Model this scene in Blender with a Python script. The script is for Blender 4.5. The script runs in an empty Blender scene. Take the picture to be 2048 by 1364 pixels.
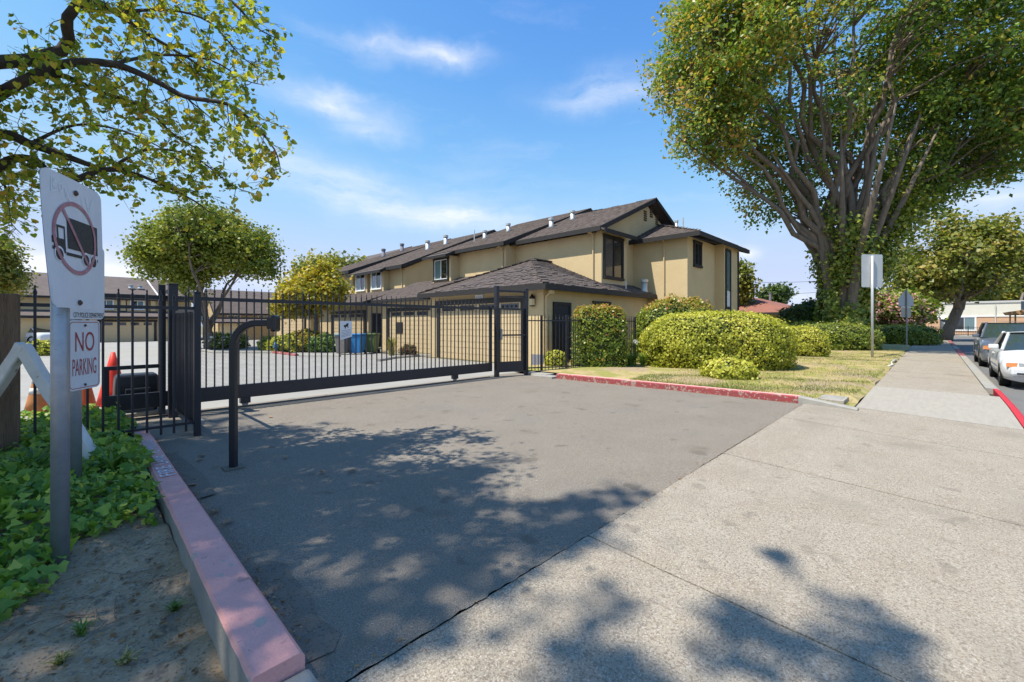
import bpy, math, random
import numpy as np
from mathutils import Vector, Matrix
random.seed(7); rng = np.random.default_rng(11)
R = math.radians
S = bpy.context.scene
col = S.collection

# ---------------------------------------------------------------- camera
YAW = 44.2                                   # street direction (+X) lies 44.2 deg right of the view
cd = bpy.data.cameras.new('camera'); cam = bpy.data.objects.new('camera', cd); col.objects.link(cam)
cam.location = (0, 0, 1.5); cam.rotation_euler = (R(90), 0, -R(90 - YAW))
cd.sensor_width = 36; cd.lens = 36 * 870 / 2048; cd.shift_y = -34 / 2048
cd.clip_start = 0.05; cd.clip_end = 2000
S.camera = cam
# ---------------------------------------------------------------- sky
SUN_D = Vector((-0.5, 0.195, 1.0)).normalized()          # towards the sun
EL = math.asin(SUN_D.z); AZ = math.atan2(SUN_D.x, SUN_D.y)
w = bpy.data.worlds.new('World'); S.world = w; w.use_nodes = True
nt = w.node_tree; nt.nodes.clear()
def N(t, tree=None, **k):
    n = (tree or nt).nodes.new(t)
    for a, b in k.items(): setattr(n, a, b)
    return n
L = lambda a, b, tree=None: (tree or nt).links.new(a, b)
out = N('ShaderNodeOutputWorld'); bg = N('ShaderNodeBackground'); bg.inputs[1].default_value = 0.15
sky = N('ShaderNodeTexSky', sky_type='NISHITA'); sky.sun_disc = False
sky.sun_elevation = EL; sky.sun_rotation = AZ
sky.altitude = 10; sky.air_density = 1.0; sky.dust_density = 0.0; sky.ozone_density = 4
sx = N('ShaderNodeSeparateColor'); L(sky.outputs[0], sx.inputs[0]); cb = N('ShaderNodeCombineColor')
tc = N('ShaderNodeTexCoord')
ca, sa = math.cos(R(YAW)), math.sin(R(YAW))
def pdir(px, py):
    t = (px - 1024) / 870; v = (648 - py) / 870
    return Vector((ca + t * sa, sa - t * ca, v)).normalized()
def M2(op, a, b=None, c=None):
    n = N('ShaderNodeMath', operation=op)
    for i, x in enumerate((a, b, c)):
        if x is None: continue
        if isinstance(x, (int, float)): n.inputs[i].default_value = x
        else: L(x, n.inputs[i])
    return n.outputs[0]
def VM(op, a, b):
    n = N('ShaderNodeVectorMath', operation=op); L(a, n.inputs[0])
    if isinstance(b, (tuple, Vector)): n.inputs[1].default_value = tuple(b)
    else: L(b, n.inputs[1])
    return n
for i, (lim, pw, gn) in enumerate(((1.5, 2.1, .44), (1.78, 2.0, .47), (2.45, 1.9, .53))):            # film-like shoulder, so the low sky keeps its blue
    v = M2('MULTIPLY', M2('POWER', sx.outputs[i], pw), -gn / lim)
    L(M2('MULTIPLY_ADD', M2('EXPONENT', v), -lim, lim), cb.inputs[i])
# warp the direction a little so the wisps fray
wn = N('ShaderNodeTexNoise'); wn.inputs['Scale'].default_value = 5; wn.inputs['Detail'].default_value = 5; wn.inputs['Roughness'].default_value = .62
L(tc.outputs['Generated'], wn.inputs['Vector'])
wo = VM('SUBTRACT', wn.outputs['Color'], (.5, .5, .5))
wsx = N('ShaderNodeVectorMath', operation='MULTIPLY'); L(wo.outputs[0], wsx.inputs[0]); wsx.inputs[1].default_value = (.17, .17, .07)
dw = VM('ADD', tc.outputs['Generated'], wsx.outputs[0]).outputs[0]
# streaky cirrus texture
mp = N('ShaderNodeMapping'); mp.inputs['Scale'].default_value = (1.3, 1.3, 7.0); mp.inputs['Rotation'].default_value = (.12, -.1, 0)
L(dw, mp.inputs['Vector'])
cn = N('ShaderNodeTexNoise'); cn.inputs['Scale'].default_value = 2.6; cn.inputs['Detail'].default_value = 5; cn.inputs['Roughness'].default_value = .6
L(mp.outputs[0], cn.inputs['Vector'])
mask = M2('MULTIPLY', M2('SMOOTH_MIN', M2('MAXIMUM', M2('SUBTRACT', cn.outputs['Fac'], .56), 0), .3, .05), .55)
CL = [  # px, py, half width px, half height px, tilt, strength
 (885, 118, 95, 20, 0, .75), (660, 205, 105, 28, .05, .62), (1215, 182, 115, 34, -.05, .72), (735, 262, 75, 20, -.05, .5),
 (760, 75, 110, 16, 0, .3), (800, 405, 330, 34, .13, .55), (960, 425, 180, 30, 0, .45), (640, 350, 240, 45, .2, .35),
 (1432, 486, 26, 16, 0, .9), (1492, 494, 26, 13, .1, .75), (40, 520, 130, 34, 0, .8), (250, 545, 110, 32, 0, .95), (560, 552, 100, 28, 0, .85), (1990, 395, 110, 26, .05, .6),
 (1560, 590, 140, 24, 0, .5)]
acc = None
for px, py, hw, hh, tl, st in CL:
    c = pdir(px, py); r_ = c.cross(Vector((0, 0, 1))).normalized(); u_ = r_.cross(c).normalized()
    a = r_ * math.cos(tl) - u_ * math.sin(tl); b = u_ * math.cos(tl) + r_ * math.sin(tl); c3 = a.cross(b)
    sc_ = 870 / c.dot(Vector((ca, sa, 0)))          # px per radian about there
    mn = N('ShaderNodeMapping', vector_type='TEXTURE'); L(dw, mn.inputs[0]); mn.inputs['Location'].default_value = c
    mn.inputs['Rotation'].default_value = Matrix((a, b, c3)).transposed().to_euler(); mn.inputs['Scale'].default_value = (2 * hw / sc_, 2 * hh / sc_, .8)
    gr = N('ShaderNodeTexGradient', gradient_type='QUADRATIC_SPHERE'); L(mn.outputs[0], gr.inputs[0])
    acc = M2('MULTIPLY_ADD', gr.outputs['Fac'], st * 1.25, acc if acc else 0.0)
mask = M2('ADD', mask, M2('MULTIPLY', acc, M2('MAXIMUM', M2('MULTIPLY_ADD', cn.outputs['Fac'], 2.6, -.62), .08)))
mask = M2('MINIMUM', mask, .93)
mx = N('ShaderNodeMix', data_type='RGBA'); L(mask, mx.inputs['Factor']); L(cb.outputs[0], mx.inputs['A']); mx.inputs['B'].default_value = (2.45, 2.55, 2.75, 1)
L(mx.outputs['Result'], bg.inputs[0]); L(bg.outputs[0], out.inputs[0])
# ---------------------------------------------------------------- sun and exposure
sl = bpy.data.lights.new('sun', 'SUN'); sl.energy = 2.55; sl.angle = R(.53); sl.color = (1, .945, .84)
so = bpy.data.objects.new('sun', sl); col.objects.link(so); so.rotation_euler = SUN_D.to_track_quat('Z', 'Y').to_euler(); so.location = (-10, 5, 30)
S.view_settings.view_transform = 'Standard'; S.view_settings.look = 'None'; S.view_settings.gamma = 1; S.view_settings.exposure = 1.46
S.view_settings.use_curve_mapping = False
S.render.engine = 'CYCLES'; S.cycles.use_denoising = True; S.cycles.max_bounces = 5; S.cycles.diffuse_bounces = 3; S.cycles.glossy_bounces = 2; S.cycles.transmission_bounces = 2

# ================================================================ helpers
def at(px, py, d):                     # a point d metres in front of the viewpoint
    t = (px - 1024) / 870 * d
    return Vector((d * ca + t * sa, d * sa - t * ca, 1.5 - (py - 648) / 870 * d))
def gp(px, py, z=0):                   # a point on the ground
    return at(px, py, 870 * (1.5 - z) / (py - 648))
MATS = {}
def mat(name, c, rough=.8, c2=None, vs=6, vmix=(.35, .65), bump=0, bs=80, metal=0, spec=.35, speck=None, coat=0, detail=5, em=None, stretch=None):
    if name in MATS: return MATS[name]
    m = bpy.data.materials.new(name); m.use_nodes = True; t = m.node_tree; t.nodes.clear()
    o = N('ShaderNodeOutputMaterial', t); p = N('ShaderNodeBsdfPrincipled', t); L(p.outputs[0], o.inputs[0], t)
    p.inputs['Roughness'].default_value = rough; p.inputs['Metallic'].default_value = metal
    p.inputs['Specular IOR Level'].default_value = spec; p.inputs['Coat Weight'].default_value = coat
    p.inputs['Base Color'].default_value = (*c, 1)
    x = N('ShaderNodeTexCoord', t); vec = x.outputs['Object']
    if stretch:
        mpn = N('ShaderNodeMapping', t); mpn.inputs['Scale'].default_value = stretch; L(vec, mpn.inputs[0], t); vec = mpn.outputs[0]
    last = None
    if c2:
        n = N('ShaderNodeTexNoise', t); n.inputs['Scale'].default_value = vs; n.inputs['Detail'].default_value = detail; n.inputs['Roughness'].default_value = .65
        L(vec, n.inputs['Vector'], t)
        r = N('ShaderNodeMapRange', t); r.inputs[1].default_value, r.inputs[2].default_value = vmix; L(n.outputs['Fac'], r.inputs[0], t)
        q = N('ShaderNodeMix', t, data_type='RGBA'); q.inputs['A'].default_value = (*c, 1); q.inputs['B'].default_value = (*c2, 1); L(r.outputs[0], q.inputs['Factor'], t)
        last = q.outputs['Result']
    for sp in (speck or []):             # (scale, threshold, softness, colour, strength)
        v = N('ShaderNodeTexNoise', t); v.inputs['Scale'].default_value = sp[0]; v.inputs['Detail'].default_value = 2
        L(vec, v.inputs['Vector'], t)
        r = N('ShaderNodeMapRange', t); r.inputs[1].default_value = sp[1]; r.inputs[2].default_value = sp[1] + sp[2]; r.inputs[4].default_value = sp[4]; L(v.outputs['Fac'], r.inputs[0], t)
        q = N('ShaderNodeMix', t, data_type='RGBA'); L(r.outputs[0], q.inputs['Factor'], t)
        if last: L(last, q.inputs['A'], t)
        else: q.inputs['A'].default_value = (*c, 1)
        q.inputs['B'].default_value = (*sp[3], 1); last = q.outputs['Result']
    if last: L(last, p.inputs['Base Color'], t)
    if bump:
        n = N('ShaderNodeTexNoise', t); n.inputs['Scale'].default_value = bs; n.inputs['Detail'].default_value = 4; L(vec, n.inputs['Vector'], t)
        b = N('ShaderNodeBump', t); b.inputs['Strength'].default_value = bump; b.inputs['Distance'].default_value = .01
        L(n.outputs['Fac'], b.inputs['Height'], t); L(b.outputs[0], p.inputs['Normal'], t)
    if em: p.inputs['Emission Color'].default_value = (*em[0], 1); p.inputs['Emission Strength'].default_value = em[1]
    MATS[name] = m; return m
def leafmat(name, cols, trans=.4, rough=.45):
    if name in MATS: return MATS[name]
    m = bpy.data.materials.new(name); m.use_nodes = True; t = m.node_tree; t.nodes.clear()
    o = N('ShaderNodeOutputMaterial', t); p = N('ShaderNodeBsdfPrincipled', t); tr = N('ShaderNodeBsdfTranslucent', t); ad = N('ShaderNodeMixShader', t)
    p.inputs['Roughness'].default_value = rough; p.inputs['Specular IOR Level'].default_value = .4
    a = N('ShaderNodeAttribute', t, attribute_name='tint'); cr = N('ShaderNodeValToRGB', t)
    e = cr.color_ramp.elements
    while len(e) < len(cols): e.new(.5)
    for i, c in enumerate(cols): e[i].position = i / (len(cols) - 1); e[i].color = (*c, 1)
    L(a.outputs['Fac'], cr.inputs[0], t); L(cr.outputs[0], p.inputs['Base Color'], t)
    g = N('ShaderNodeMix', t, data_type='RGBA', blend_type='MULTIPLY'); g.inputs['Factor'].default_value = 1; L(cr.outputs[0], g.inputs['A'], t); g.inputs['B'].default_value = (1.5, 1.55, .75, 1)
    L(g.outputs['Result'], tr.inputs[0], t)
    ad.inputs[0].default_value = trans; L(p.outputs[0], ad.inputs[1], t); L(tr.outputs[0], ad.inputs[2], t); L(ad.outputs[0], o.inputs[0], t)
    MATS[name] = m; return m
def glassmat(name, c, rough=.06):
    m = mat(name, c, rough=rough, spec=.9, coat=.5); return m

def tag(o, label=None, cat=None, group=None, kind=None):
    if label: o['label'] = label
    if cat: o['category'] = cat
    if group: o['group'] = group
    if kind: o['kind'] = kind
    return o
def thing(name, label, cat, loc=(0, 0, 0), group=None):
    o = bpy.data.objects.new(name, None); o.empty_display_size = .2; col.objects.link(o); o.location = loc
    return tag(o, label, cat, group)
def worg(o):
    v = Vector((0, 0, 0))
    while o: v += o.location; o = o.parent
    return v
def link(name, me, parent=None, loc=None):
    o = bpy.data.objects.new(name, me); col.objects.link(o)
    if parent: o.parent = parent
    if loc is not None: o.location = loc
    return o
class MB:
    def __init__(s): s.v = []; s.f = []
    def add(s, vs, fs):
        b = len(s.v); s.v += [tuple(p) for p in vs]; s.f += [tuple(b + i for i in q) for q in fs]; return s
    def hexa(s, p): return s.add(p, [(0, 3, 2, 1), (4, 5, 6, 7), (0, 1, 5, 4), (1, 2, 6, 5), (2, 3, 7, 6), (3, 0, 4, 7)])
    def box(s, x0, x1, y0, y1, z0, z1):
        return s.hexa([(x0, y0, z0), (x1, y0, z0), (x1, y1, z0), (x0, y1, z0), (x0, y0, z1), (x1, y0, z1), (x1, y1, z1), (x0, y1, z1)])
    def obox(s, c, u, v, n, a, b, d):    # box centred at c, half sizes a,b,d on the unit axes u,v,n
        c = Vector(c); u = Vector(u) * a; v = Vector(v) * b; n = Vector(n) * d
        return s.hexa([c - u - v - n, c + u - v - n, c + u + v - n, c - u + v - n, c - u - v + n, c + u - v + n, c + u + v + n, c - u + v + n])
    def beam(s, p, q, wd, ht, up=(0, 0, 1)):
        p, q = Vector(p), Vector(q); d = (q - p); l = d.length; d.normalize(); up = Vector(up)
        side = d.cross(up)
        if side.length < 1e-4: side = d.cross(Vector((1, 0, 0)))
        side.normalize(); u2 = side.cross(d)
        return s.obox((p + q) / 2, d, side, u2, l / 2, wd / 2, ht / 2)
    def tube(s, pts, r, n=8, cap=True):
        pts = [Vector(p) for p in pts]; rs = r if isinstance(r, (list, tuple)) else [r] * len(pts)
        b = len(s.v); prev = None
        for i, p in enumerate(pts):
            d = (pts[min(i + 1, len(pts) - 1)] - pts[max(i - 1, 0)])
            if d.length < 1e-6: d = Vector((0, 0, 1))
            d.normalize()
            if prev is None:
                a = d.cross(Vector((0, 0, 1)))
                if a.length < .05: a = d.cross(Vector((1, 0, 0)))
            else: a = prev - d * prev.dot(d)
            a.normalize(); prev = a; c = d.cross(a)
            for k in range(n):
                t = 2 * math.pi * k / n; s.v.append(tuple(p + (a * math.cos(t) + c * math.sin(t)) * rs[i]))
        for i in range(len(pts) - 1):
            for k in range(n):
                k2 = (k + 1) % n; s.f.append((b + i * n + k, b + i * n + k2, b + (i + 1) * n + k2, b + (i + 1) * n + k))
        if cap:
            s.f.append(tuple(b + k for k in reversed(range(n)))); s.f.append(tuple(b + (len(pts) - 1) * n + k for k in range(n)))
        return s
    def lathe(s, c, prof, n=16, axis=(0, 0, 1)):  # prof: (radius, height)
        ax = Vector(axis).normalized(); a = ax.cross(Vector((1, 0, 0)))
        if a.length < .1: a = ax.cross(Vector((0, 1, 0)))
        a.normalize(); e = ax.cross(a); b = len(s.v); c = Vector(c)
        for r, h in prof:
            for k in range(n):
                t = 2 * math.pi * k / n; s.v.append(tuple(c + ax * h + (a * math.cos(t) + e * math.sin(t)) * r))
        for i in range(len(prof) - 1):
            for k in range(n):
                k2 = (k + 1) % n; s.f.append((b + i * n + k, b + i * n + k2, b + (i + 1) * n + k2, b + (i + 1) * n + k))
        s.f.append(tuple(b + k for k in reversed(range(n)))); s.f.append(tuple(b + (len(prof) - 1) * n + k for k in range(n)))
        return s
    def prism(s, poly, d):               # poly: 3d points, extruded by vector d
        d = Vector(d); n = len(poly); p = [Vector(q) for q in poly]
        return s.add(p + [q + d for q in p], [tuple(reversed(range(n))), tuple(range(n, 2 * n))] + [(i, (i + 1) % n, n + (i + 1) % n, n + i) for i in range(n)])
    def grid(s, f, nu, nv):
        b = len(s.v)
        for j in range(nv + 1):
            for i in range(nu + 1): s.v.append(tuple(f(i / nu, j / nv)))
        for j in range(nv):
            for i in range(nu):
                k = b + j * (nu + 1) + i; s.f.append((k, k + 1, k + nu + 2, k + nu + 1))
        return s
    def build(s, name, m, parent=None, smooth=False, kind=None, bevel=0, label=None, fix=True):
        og = worg(parent) if parent else Vector((0, 0, 0))
        me = bpy.data.meshes.new(name); me.from_pydata([(x - og.x, y - og.y, z - og.z) for x, y, z in s.v], [], s.f)
        if fix:
            import bmesh
            bm = bmesh.new(); bm.from_mesh(me); bmesh.ops.recalc_face_normals(bm, faces=bm.faces); bm.to_mesh(me); bm.free()
        me.materials.append(m if not isinstance(m, str) else MATS[m])
        if smooth: me.polygons.foreach_set('use_smooth', [True] * len(me.polygons))
        o = link(name, me, parent)
        if kind: o['kind'] = kind
        if label: o['label'] = label
        if bevel:
            md = o.modifiers.new('bevel', 'BEVEL'); md.width = bevel; md.segments = 2; md.limit_method = 'ANGLE'
        return o
def npmesh(name, V, F, m, parent=None, tint=None, kind=None, smooth=False):
    """V (n,3) world coords, F (m,k)"""
    og = worg(parent) if parent else Vector((0, 0, 0))
    V = np.asarray(V, dtype=np.float32) - np.array(og, dtype=np.float32); F = np.asarray(F, dtype=np.int32)
    me = bpy.data.meshes.new(name); me.vertices.add(len(V)); me.vertices.foreach_set('co', V.ravel())
    nf, k = F.shape; me.loops.add(nf * k); me.loops.foreach_set('vertex_index', F.ravel()); me.polygons.add(nf)
    me.polygons.foreach_set('loop_start', np.arange(nf, dtype=np.int32) * k)
    if tint is not None:
        a = me.attributes.new('tint', 'FLOAT', 'FACE'); a.data.foreach_set('value', np.asarray(tint, dtype=np.float32))
    me.update(calc_edges=True); me.validate(); me.materials.append(m)
    if smooth: me.polygons.foreach_set('use_smooth', [True] * len(me.polygons))
    o = link(name, me, parent)
    if kind: o['kind'] = kind
    return o
def unit(a): return a / np.maximum(np.linalg.norm(a, axis=1, keepdims=True), 1e-9)
SHAPES = {   # leaf outlines: (along, across, lift) and faces (same size)
 'diamond': (np.array([[0, 0, 0], [.45, .5, .08], [1, 0, -.06], [.45, -.5, .08]]), [(0, 3, 2, 1)]),
 'narrow': (np.array([[0, 0, 0], [.4, .3, .06], [1, 0, -.1], [.4, -.3, .06]]), [(0, 3, 2, 1)]),
 'heart': (np.array([[.1, 0, 0], [0, .3, .08], [.3, .52, .1], [.7, .34, .04], [1, 0, -.08], [.7, -.34, .04], [.3, -.52, .1], [0, -.3, .08]]), [(0, 3, 2, 1), (0, 5, 4, 3), (0, 7, 6, 5)]),
 'ivy': (np.array([[.1, 0, -.02], [-.02, .3, .12], [.26, .52, .06], [.44, .27, .15], [1, 0, -.14], [.44, -.27, .15], [.26, -.52, .06], [-.02, -.3, .12]]), [(0, 3, 2, 1), (0, 5, 4, 3), (0, 7, 6, 5)]),
}
def leaves(name, P, Nrm, size, shape, m, parent=None, tint=None, jit=.6, kind='stuff', droop=0, wid=1.0):
    """one mesh of leaves at points P facing about Nrm"""
    n = len(P); sv, sf = SHAPES[shape]
    nn = unit(Nrm + rng.normal(0, jit, (n, 3)))
    t = rng.normal(0, 1, (n, 3)); t[:, 2] -= droop
    t = unit(t - nn * (t * nn).sum(1, keepdims=True)); b = np.cross(nn, t)
    sz = size * rng.uniform(.5, 1.3, (n, 1))
    V = np.empty((n, len(sv), 3))
    for i, (a, c, h) in enumerate(sv): V[:, i] = P + t * a * sz + b * c * sz * wid + nn * h * sz
    F = np.concatenate([np.array(f)[None] + (np.arange(n) * len(sv))[:, None] for f in sf])
    if tint is None: tint = rng.uniform(0, 1, n)
    return npmesh(name, V.reshape(-1, 3), F, m, parent, np.tile(tint, len(sf)), kind)
def text_geo(s, size=1.0, align='LEFT', ext=0):
    cu = bpy.data.curves.new('t', 'FONT'); cu.body = s; cu.size = size; cu.align_x = align; cu.resolution_u = 4; cu.fill_mode = 'FRONT' if ext == 0 else 'BOTH'
    o = bpy.data.objects.new('t', cu); me = bpy.data.meshes.new_from_object(o)
    v = [tuple(p.co) for p in me.vertices]; f = [tuple(p.vertices) for p in me.polygons]
    bpy.data.objects.remove(o); bpy.data.curves.remove(cu); bpy.data.meshes.remove(me); return v, f
def lettering(s, box, fn, m, parent, name='lettering'):
    """text stretched to box (u0,u1,v0,v1), each vertex mapped through fn(u,v)"""
    v, f = text_geo(s); xs = [p[0] for p in v]; ys = [p[1] for p in v]
    x0, x1, y0, y1 = min(xs), max(xs), min(ys), max(ys)
    q = [fn(box[0] + (x - x0) / (x1 - x0) * (box[1] - box[0]), box[2] + (y - y0) / (y1 - y0) * (box[3] - box[2])) for x, y, _ in v]
    return MB().add(q, f).build(name, m, parent, fix=False)
# ================================================================ materials
mat('asphalt', (.19, .158, .12), .92, (.225, .19, .148), 1.1, (.3, .7), bump=.7, bs=130, speck=[(95, .55, .08, (.29, .257, .212), .8), (75, .58, .08, (.09, .087, .085), .8), (190, .6, .06, (.42, .4, .37), .7), (220, .58, .08, (.07, .07, .07), .6), (.7, .55, .25, (.15, .143, .135), .4), (3.2, .66, .04, (.12, .1, .08), .6), (1.6, .64, .08, (.15, .125, .095), .5), (34, .74, .02, (.5, .48, .44), .8)])
mat('asphalt_seal', (.155, .132, .103), .9, (.185, .158, .125), 3, (.35, .7), bump=.7, bs=130, speck=[(95, .56, .08, (.19, .18, .165), .7), (75, .58, .08, (.05, .05, .05), .7), (190, .62, .06, (.28, .27, .25), .6)])
mat('lot', (.33, .315, .285), .9, (.27, .258, .235), .7, (.3, .7), bump=.3, bs=90, speck=[(60, .6, .1, (.38, .365, .33), .2), (.5, .56, .2, (.24, .23, .21), .5)])
mat('street', (.13, .125, .118), .92, (.165, .158, .148), 1.0, (.3, .7), bump=.4, bs=120, speck=[(150, .6, .1, (.3, .29, .27), .5)])
mat('concrete', (.31, .265, .2), .9, (.37, .325, .255), 1.7, (.32, .68), bump=.7, bs=110, speck=[(70, .52, .08, (.2, .16, .12), .8), (90, .57, .07, (.48, .43, .365), .85), (48, .62, .05, (.16, .14, .12), .7), (160, .57, .08, (.17, .13, .095), .7), (110, .66, .05, (.3, .2, .13), .7), (1.1, .56, .16, (.22, .19, .15), .5), (4, .66, .05, (.17, .145, .115), .45), (14, .7, .05, (.2, .19, .18), .5)])
mat('concrete_new', (.37, .335, .28), .9, (.31, .282, .238), 2.5, (.3, .7), bump=.25, bs=120, speck=[(22, .66, .08, (.36, .35, .33), .4)], stretch=(1, 5, 1))
mat('concrete_plain', (.36, .34, .3), .9, (.27, .255, .225), 5, (.3, .7), bump=.5, bs=90, speck=[(130, .62, .1, (.2, .19, .17), .5)])
mat('joint', (.05, .045, .038), .95)
mat('pink_paint', (.78, .38, .34), .85, (.66, .32, .29), 5, (.3, .7), bump=.6, bs=60, speck=[(7, .66, .02, (.42, .36, .31), .8), (34, .68, .05, (.4, .2, .18), .6), (1.3, .55, .2, (.6, .26, .24), .6), (2.2, .56, .2, (.7, .42, .38), .7), (120, .6, .08, (.55, .32, .3), .5), (5, .71, .02, (.22, .15, .14), .5)])
mat('red_paint', (.33, .06, .062), .85, (.25, .06, .06), 4, (.3, .7), bump=.6, bs=60, speck=[(6, .57, .06, (.36, .28, .23), .8), (22, .6, .05, (.4, .33, .28), .7), (60, .6, .06, (.17, .05, .05), .6)])
mat('red_bright', (.56, .03, .045), .7, (.47, .03, .04), 6, (.3, .7), bump=.2, bs=60)
mat('soil', (.29, .205, .125), .98, (.38, .28, .18), 2.2, (.3, .7), bump=1.0, bs=26, speck=[(45, .55, .08, (.42, .33, .24), .6), (70, .58, .08, (.12, .085, .055), .7), (9, .6, .1, (.13, .105, .08), .6), (22, .68, .05, (.42, .36, .28), .6)])
mat('lawn_soil', (.34, .265, .14), .98, (.45, .35, .145), 2.5, (.3, .7), bump=.8, bs=40, speck=[(1.4, .48, .1, (.25, .25, .055), .85), (.8, .55, .08, (.34, .255, .17), .95), (6, .55, .08, (.19, .2, .045), .6), (16, .6, .06, (.25, .17, .09), .6), (40, .62, .08, (.2, .17, .09), .5)])
mat('earth', (.24, .2, .14), .98, (.2, .19, .1), .3, (.3, .7))
mat('iron', (.012, .013, .019), .42, (.018, .019, .026), 9, (.3, .7), spec=.5)
mat('galv', (.36, .39, .43), .42, (.29, .32, .36), 14, (.3, .7), metal=.55, spec=.5, bump=.08, bs=50, speck=[(60, .7, .05, (.2, .15, .1), .5)])
mat('galv_bar', (.42, .4, .37), .6, (.3, .28, .25), 9, (.3, .7), metal=.2)
mat('sign_white', (.74, .76, .78), .45, (.66, .69, .72), 9, (.35, .7), speck=[(7, .68, .06, (.5, .5, .52), .6), (90, .72, .04, (.35, .36, .38), .4)], stretch=(1, 1, .35))
mat('sign_back', (.52, .53, .53), .5, (.46, .47, .47), 3, (.3, .7), metal=.25)
mat('sign_red', (.36, .05, .055), .5, (.42, .1, .11), 30, (.35, .7))
mat('sign_pale_red', (.4, .15, .17), .5, (.5, .27, .29), 20, (.35, .7))
mat('sign_black', (.02, .018, .018), .5, (.04, .037, .035), 25, (.35, .7), speck=[(120, .72, .03, (.4, .4, .4), .7)])
mat('scratch', (.86, .88, .9), .6)
mat('rust', (.07, .05, .04), .7, (.13, .075, .05), 60, (.3, .7))
mat('white_paint', (.74, .73, .7), .6, (.6, .58, .54), 7, (.35, .75), bump=.4, bs=30, speck=[(12, .66, .06, (.22, .19, .16), .8)])
mat('old_wood', (.23, .155, .1), .9, (.13, .085, .056), 3, (.32, .68), bump=1.0, bs=10, stretch=(11, 11, .6), speck=[(16, .6, .06, (.08, .055, .038), .7)])
mat('brown_board', (.2, .09, .045), .85, (.13, .06, .035), 4, (.3, .7), bump=.6, bs=14, stretch=(9, 9, .7))
# ================================================================ setting
def struct(o): o['kind'] = 'structure'; return o
e = MB().grid(lambda u, v: (-500 + 1000 * u, -500 + 1000 * v, -.42), 4, 4).build('ground', 'earth'); struct(e)
def amp(X): t = min(max((X - 8.6) / 4.4, 0), 1); t = t * t * (3 - 2 * t); return .135 * (1 - t) + .03 * t
def zs(X, Y): return -(1.78 - Y) / 2.73 * amp(X)
# driveway asphalt with a ragged edge against the concrete
def drv(u, v):
    x = .72 + (9.66 - .72) * u; y0 = 1.773 + .004 * math.sin(x * 23) + .004 * math.sin(x * 57 + 1) + .003 * math.sin(x * 131); y = y0 + (9.3 - y0) * v
    return (x, y, .006 * math.sin(x * 1.3) * math.sin(y * 1.1) - .004)
struct(MB().grid(drv, 260, 30).build('driveway', 'asphalt', smooth=True))
def lotz(y): return -.006 - .15 * min(max((y - 12) / 42, 0), 1)
struct(MB().grid(lambda u, v: (-40 + 90 * u, 9.3 + 70 * v, lotz(9.3 + 70 * v)), 4, 30).build('parking_court', 'lot'))
struct(MB().grid(lambda u, v: (-40 + 120 * u, 1.9 - 3 * v, (-.02 if v == 0 else (-.02 - .13 * (v if v < 1 else 1.15)))), 4, 2).build('joint_bed', 'joint'))
# sidewalk and apron slabs, each its own piece
sw = bpy.data.objects.new('sidewalk', None); col.objects.link(sw); struct(sw); sw['label'] = 'pale concrete sidewalk and driveway apron cast in slabs'
def slab(x0, x1, y0, y1, m, seed):
    r = random.Random(seed); mb = MB(); nx = max(2, int((x1 - x0) / .25)); ny = 10; g = .007
    dz = r.uniform(-.004, .004)
    f = lambda u, v: (x0 + g + (x1 - x0 - 2 * g) * u + (.004 * math.sin(v * 37 + seed) if u in (0, 1) else 0), y0 + g + (y1 - y0 - 2 * g) * v, zs(x0 + (x1 - x0) * u, y0 + (y1 - y0) * v) + dz - (.006 if (u in (0, 1) or v in (0, 1)) else 0))
    mb.grid(f, nx, ny)
    b = len(mb.v) - (nx + 1) * (ny + 1)
    ring = [i for i in range(nx + 1)] + [j * (nx + 1) + nx for j in range(1, ny + 1)] + [ny * (nx + 1) + i for i in range(nx - 1, -1, -1)] + [j * (nx + 1) for j in range(ny - 1, 0, -1)]
    k0 = len(mb.v)
    for i in ring: p = mb.v[i]; mb.v.append((p[0], p[1], p[2] - .12))
    for a in range(len(ring)): c = (a + 1) % len(ring); mb.f.append((ring[a], ring[c], k0 + c, k0 + a))
    return mb.build('slab', m, sw)
edges = [-19.4, -16.65, -13.9, -11.15, -8.4, -5.65, -2.9, -.15, 2.6, 5.36, 8.1, 10.15]
for i in range(len(edges) - 1):
    slab(edges[i], edges[i + 1], -.98 if edges[i + 1] > .5 else -.9, 1.78 if edges[i + 1] > .7 else 1.72, 'concrete', i)
o = slab(10.15, 13.75, -.98, 1.06, 'concrete_new', 20); o['label'] = 'newer pale grey slab'
x = 13.75; i = 30
while x < 58: slab(x, x + 1.6, -.85, 1.06 + .004 * (x - 13.75), 'concrete', i); x += 1.6; i += 1
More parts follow.
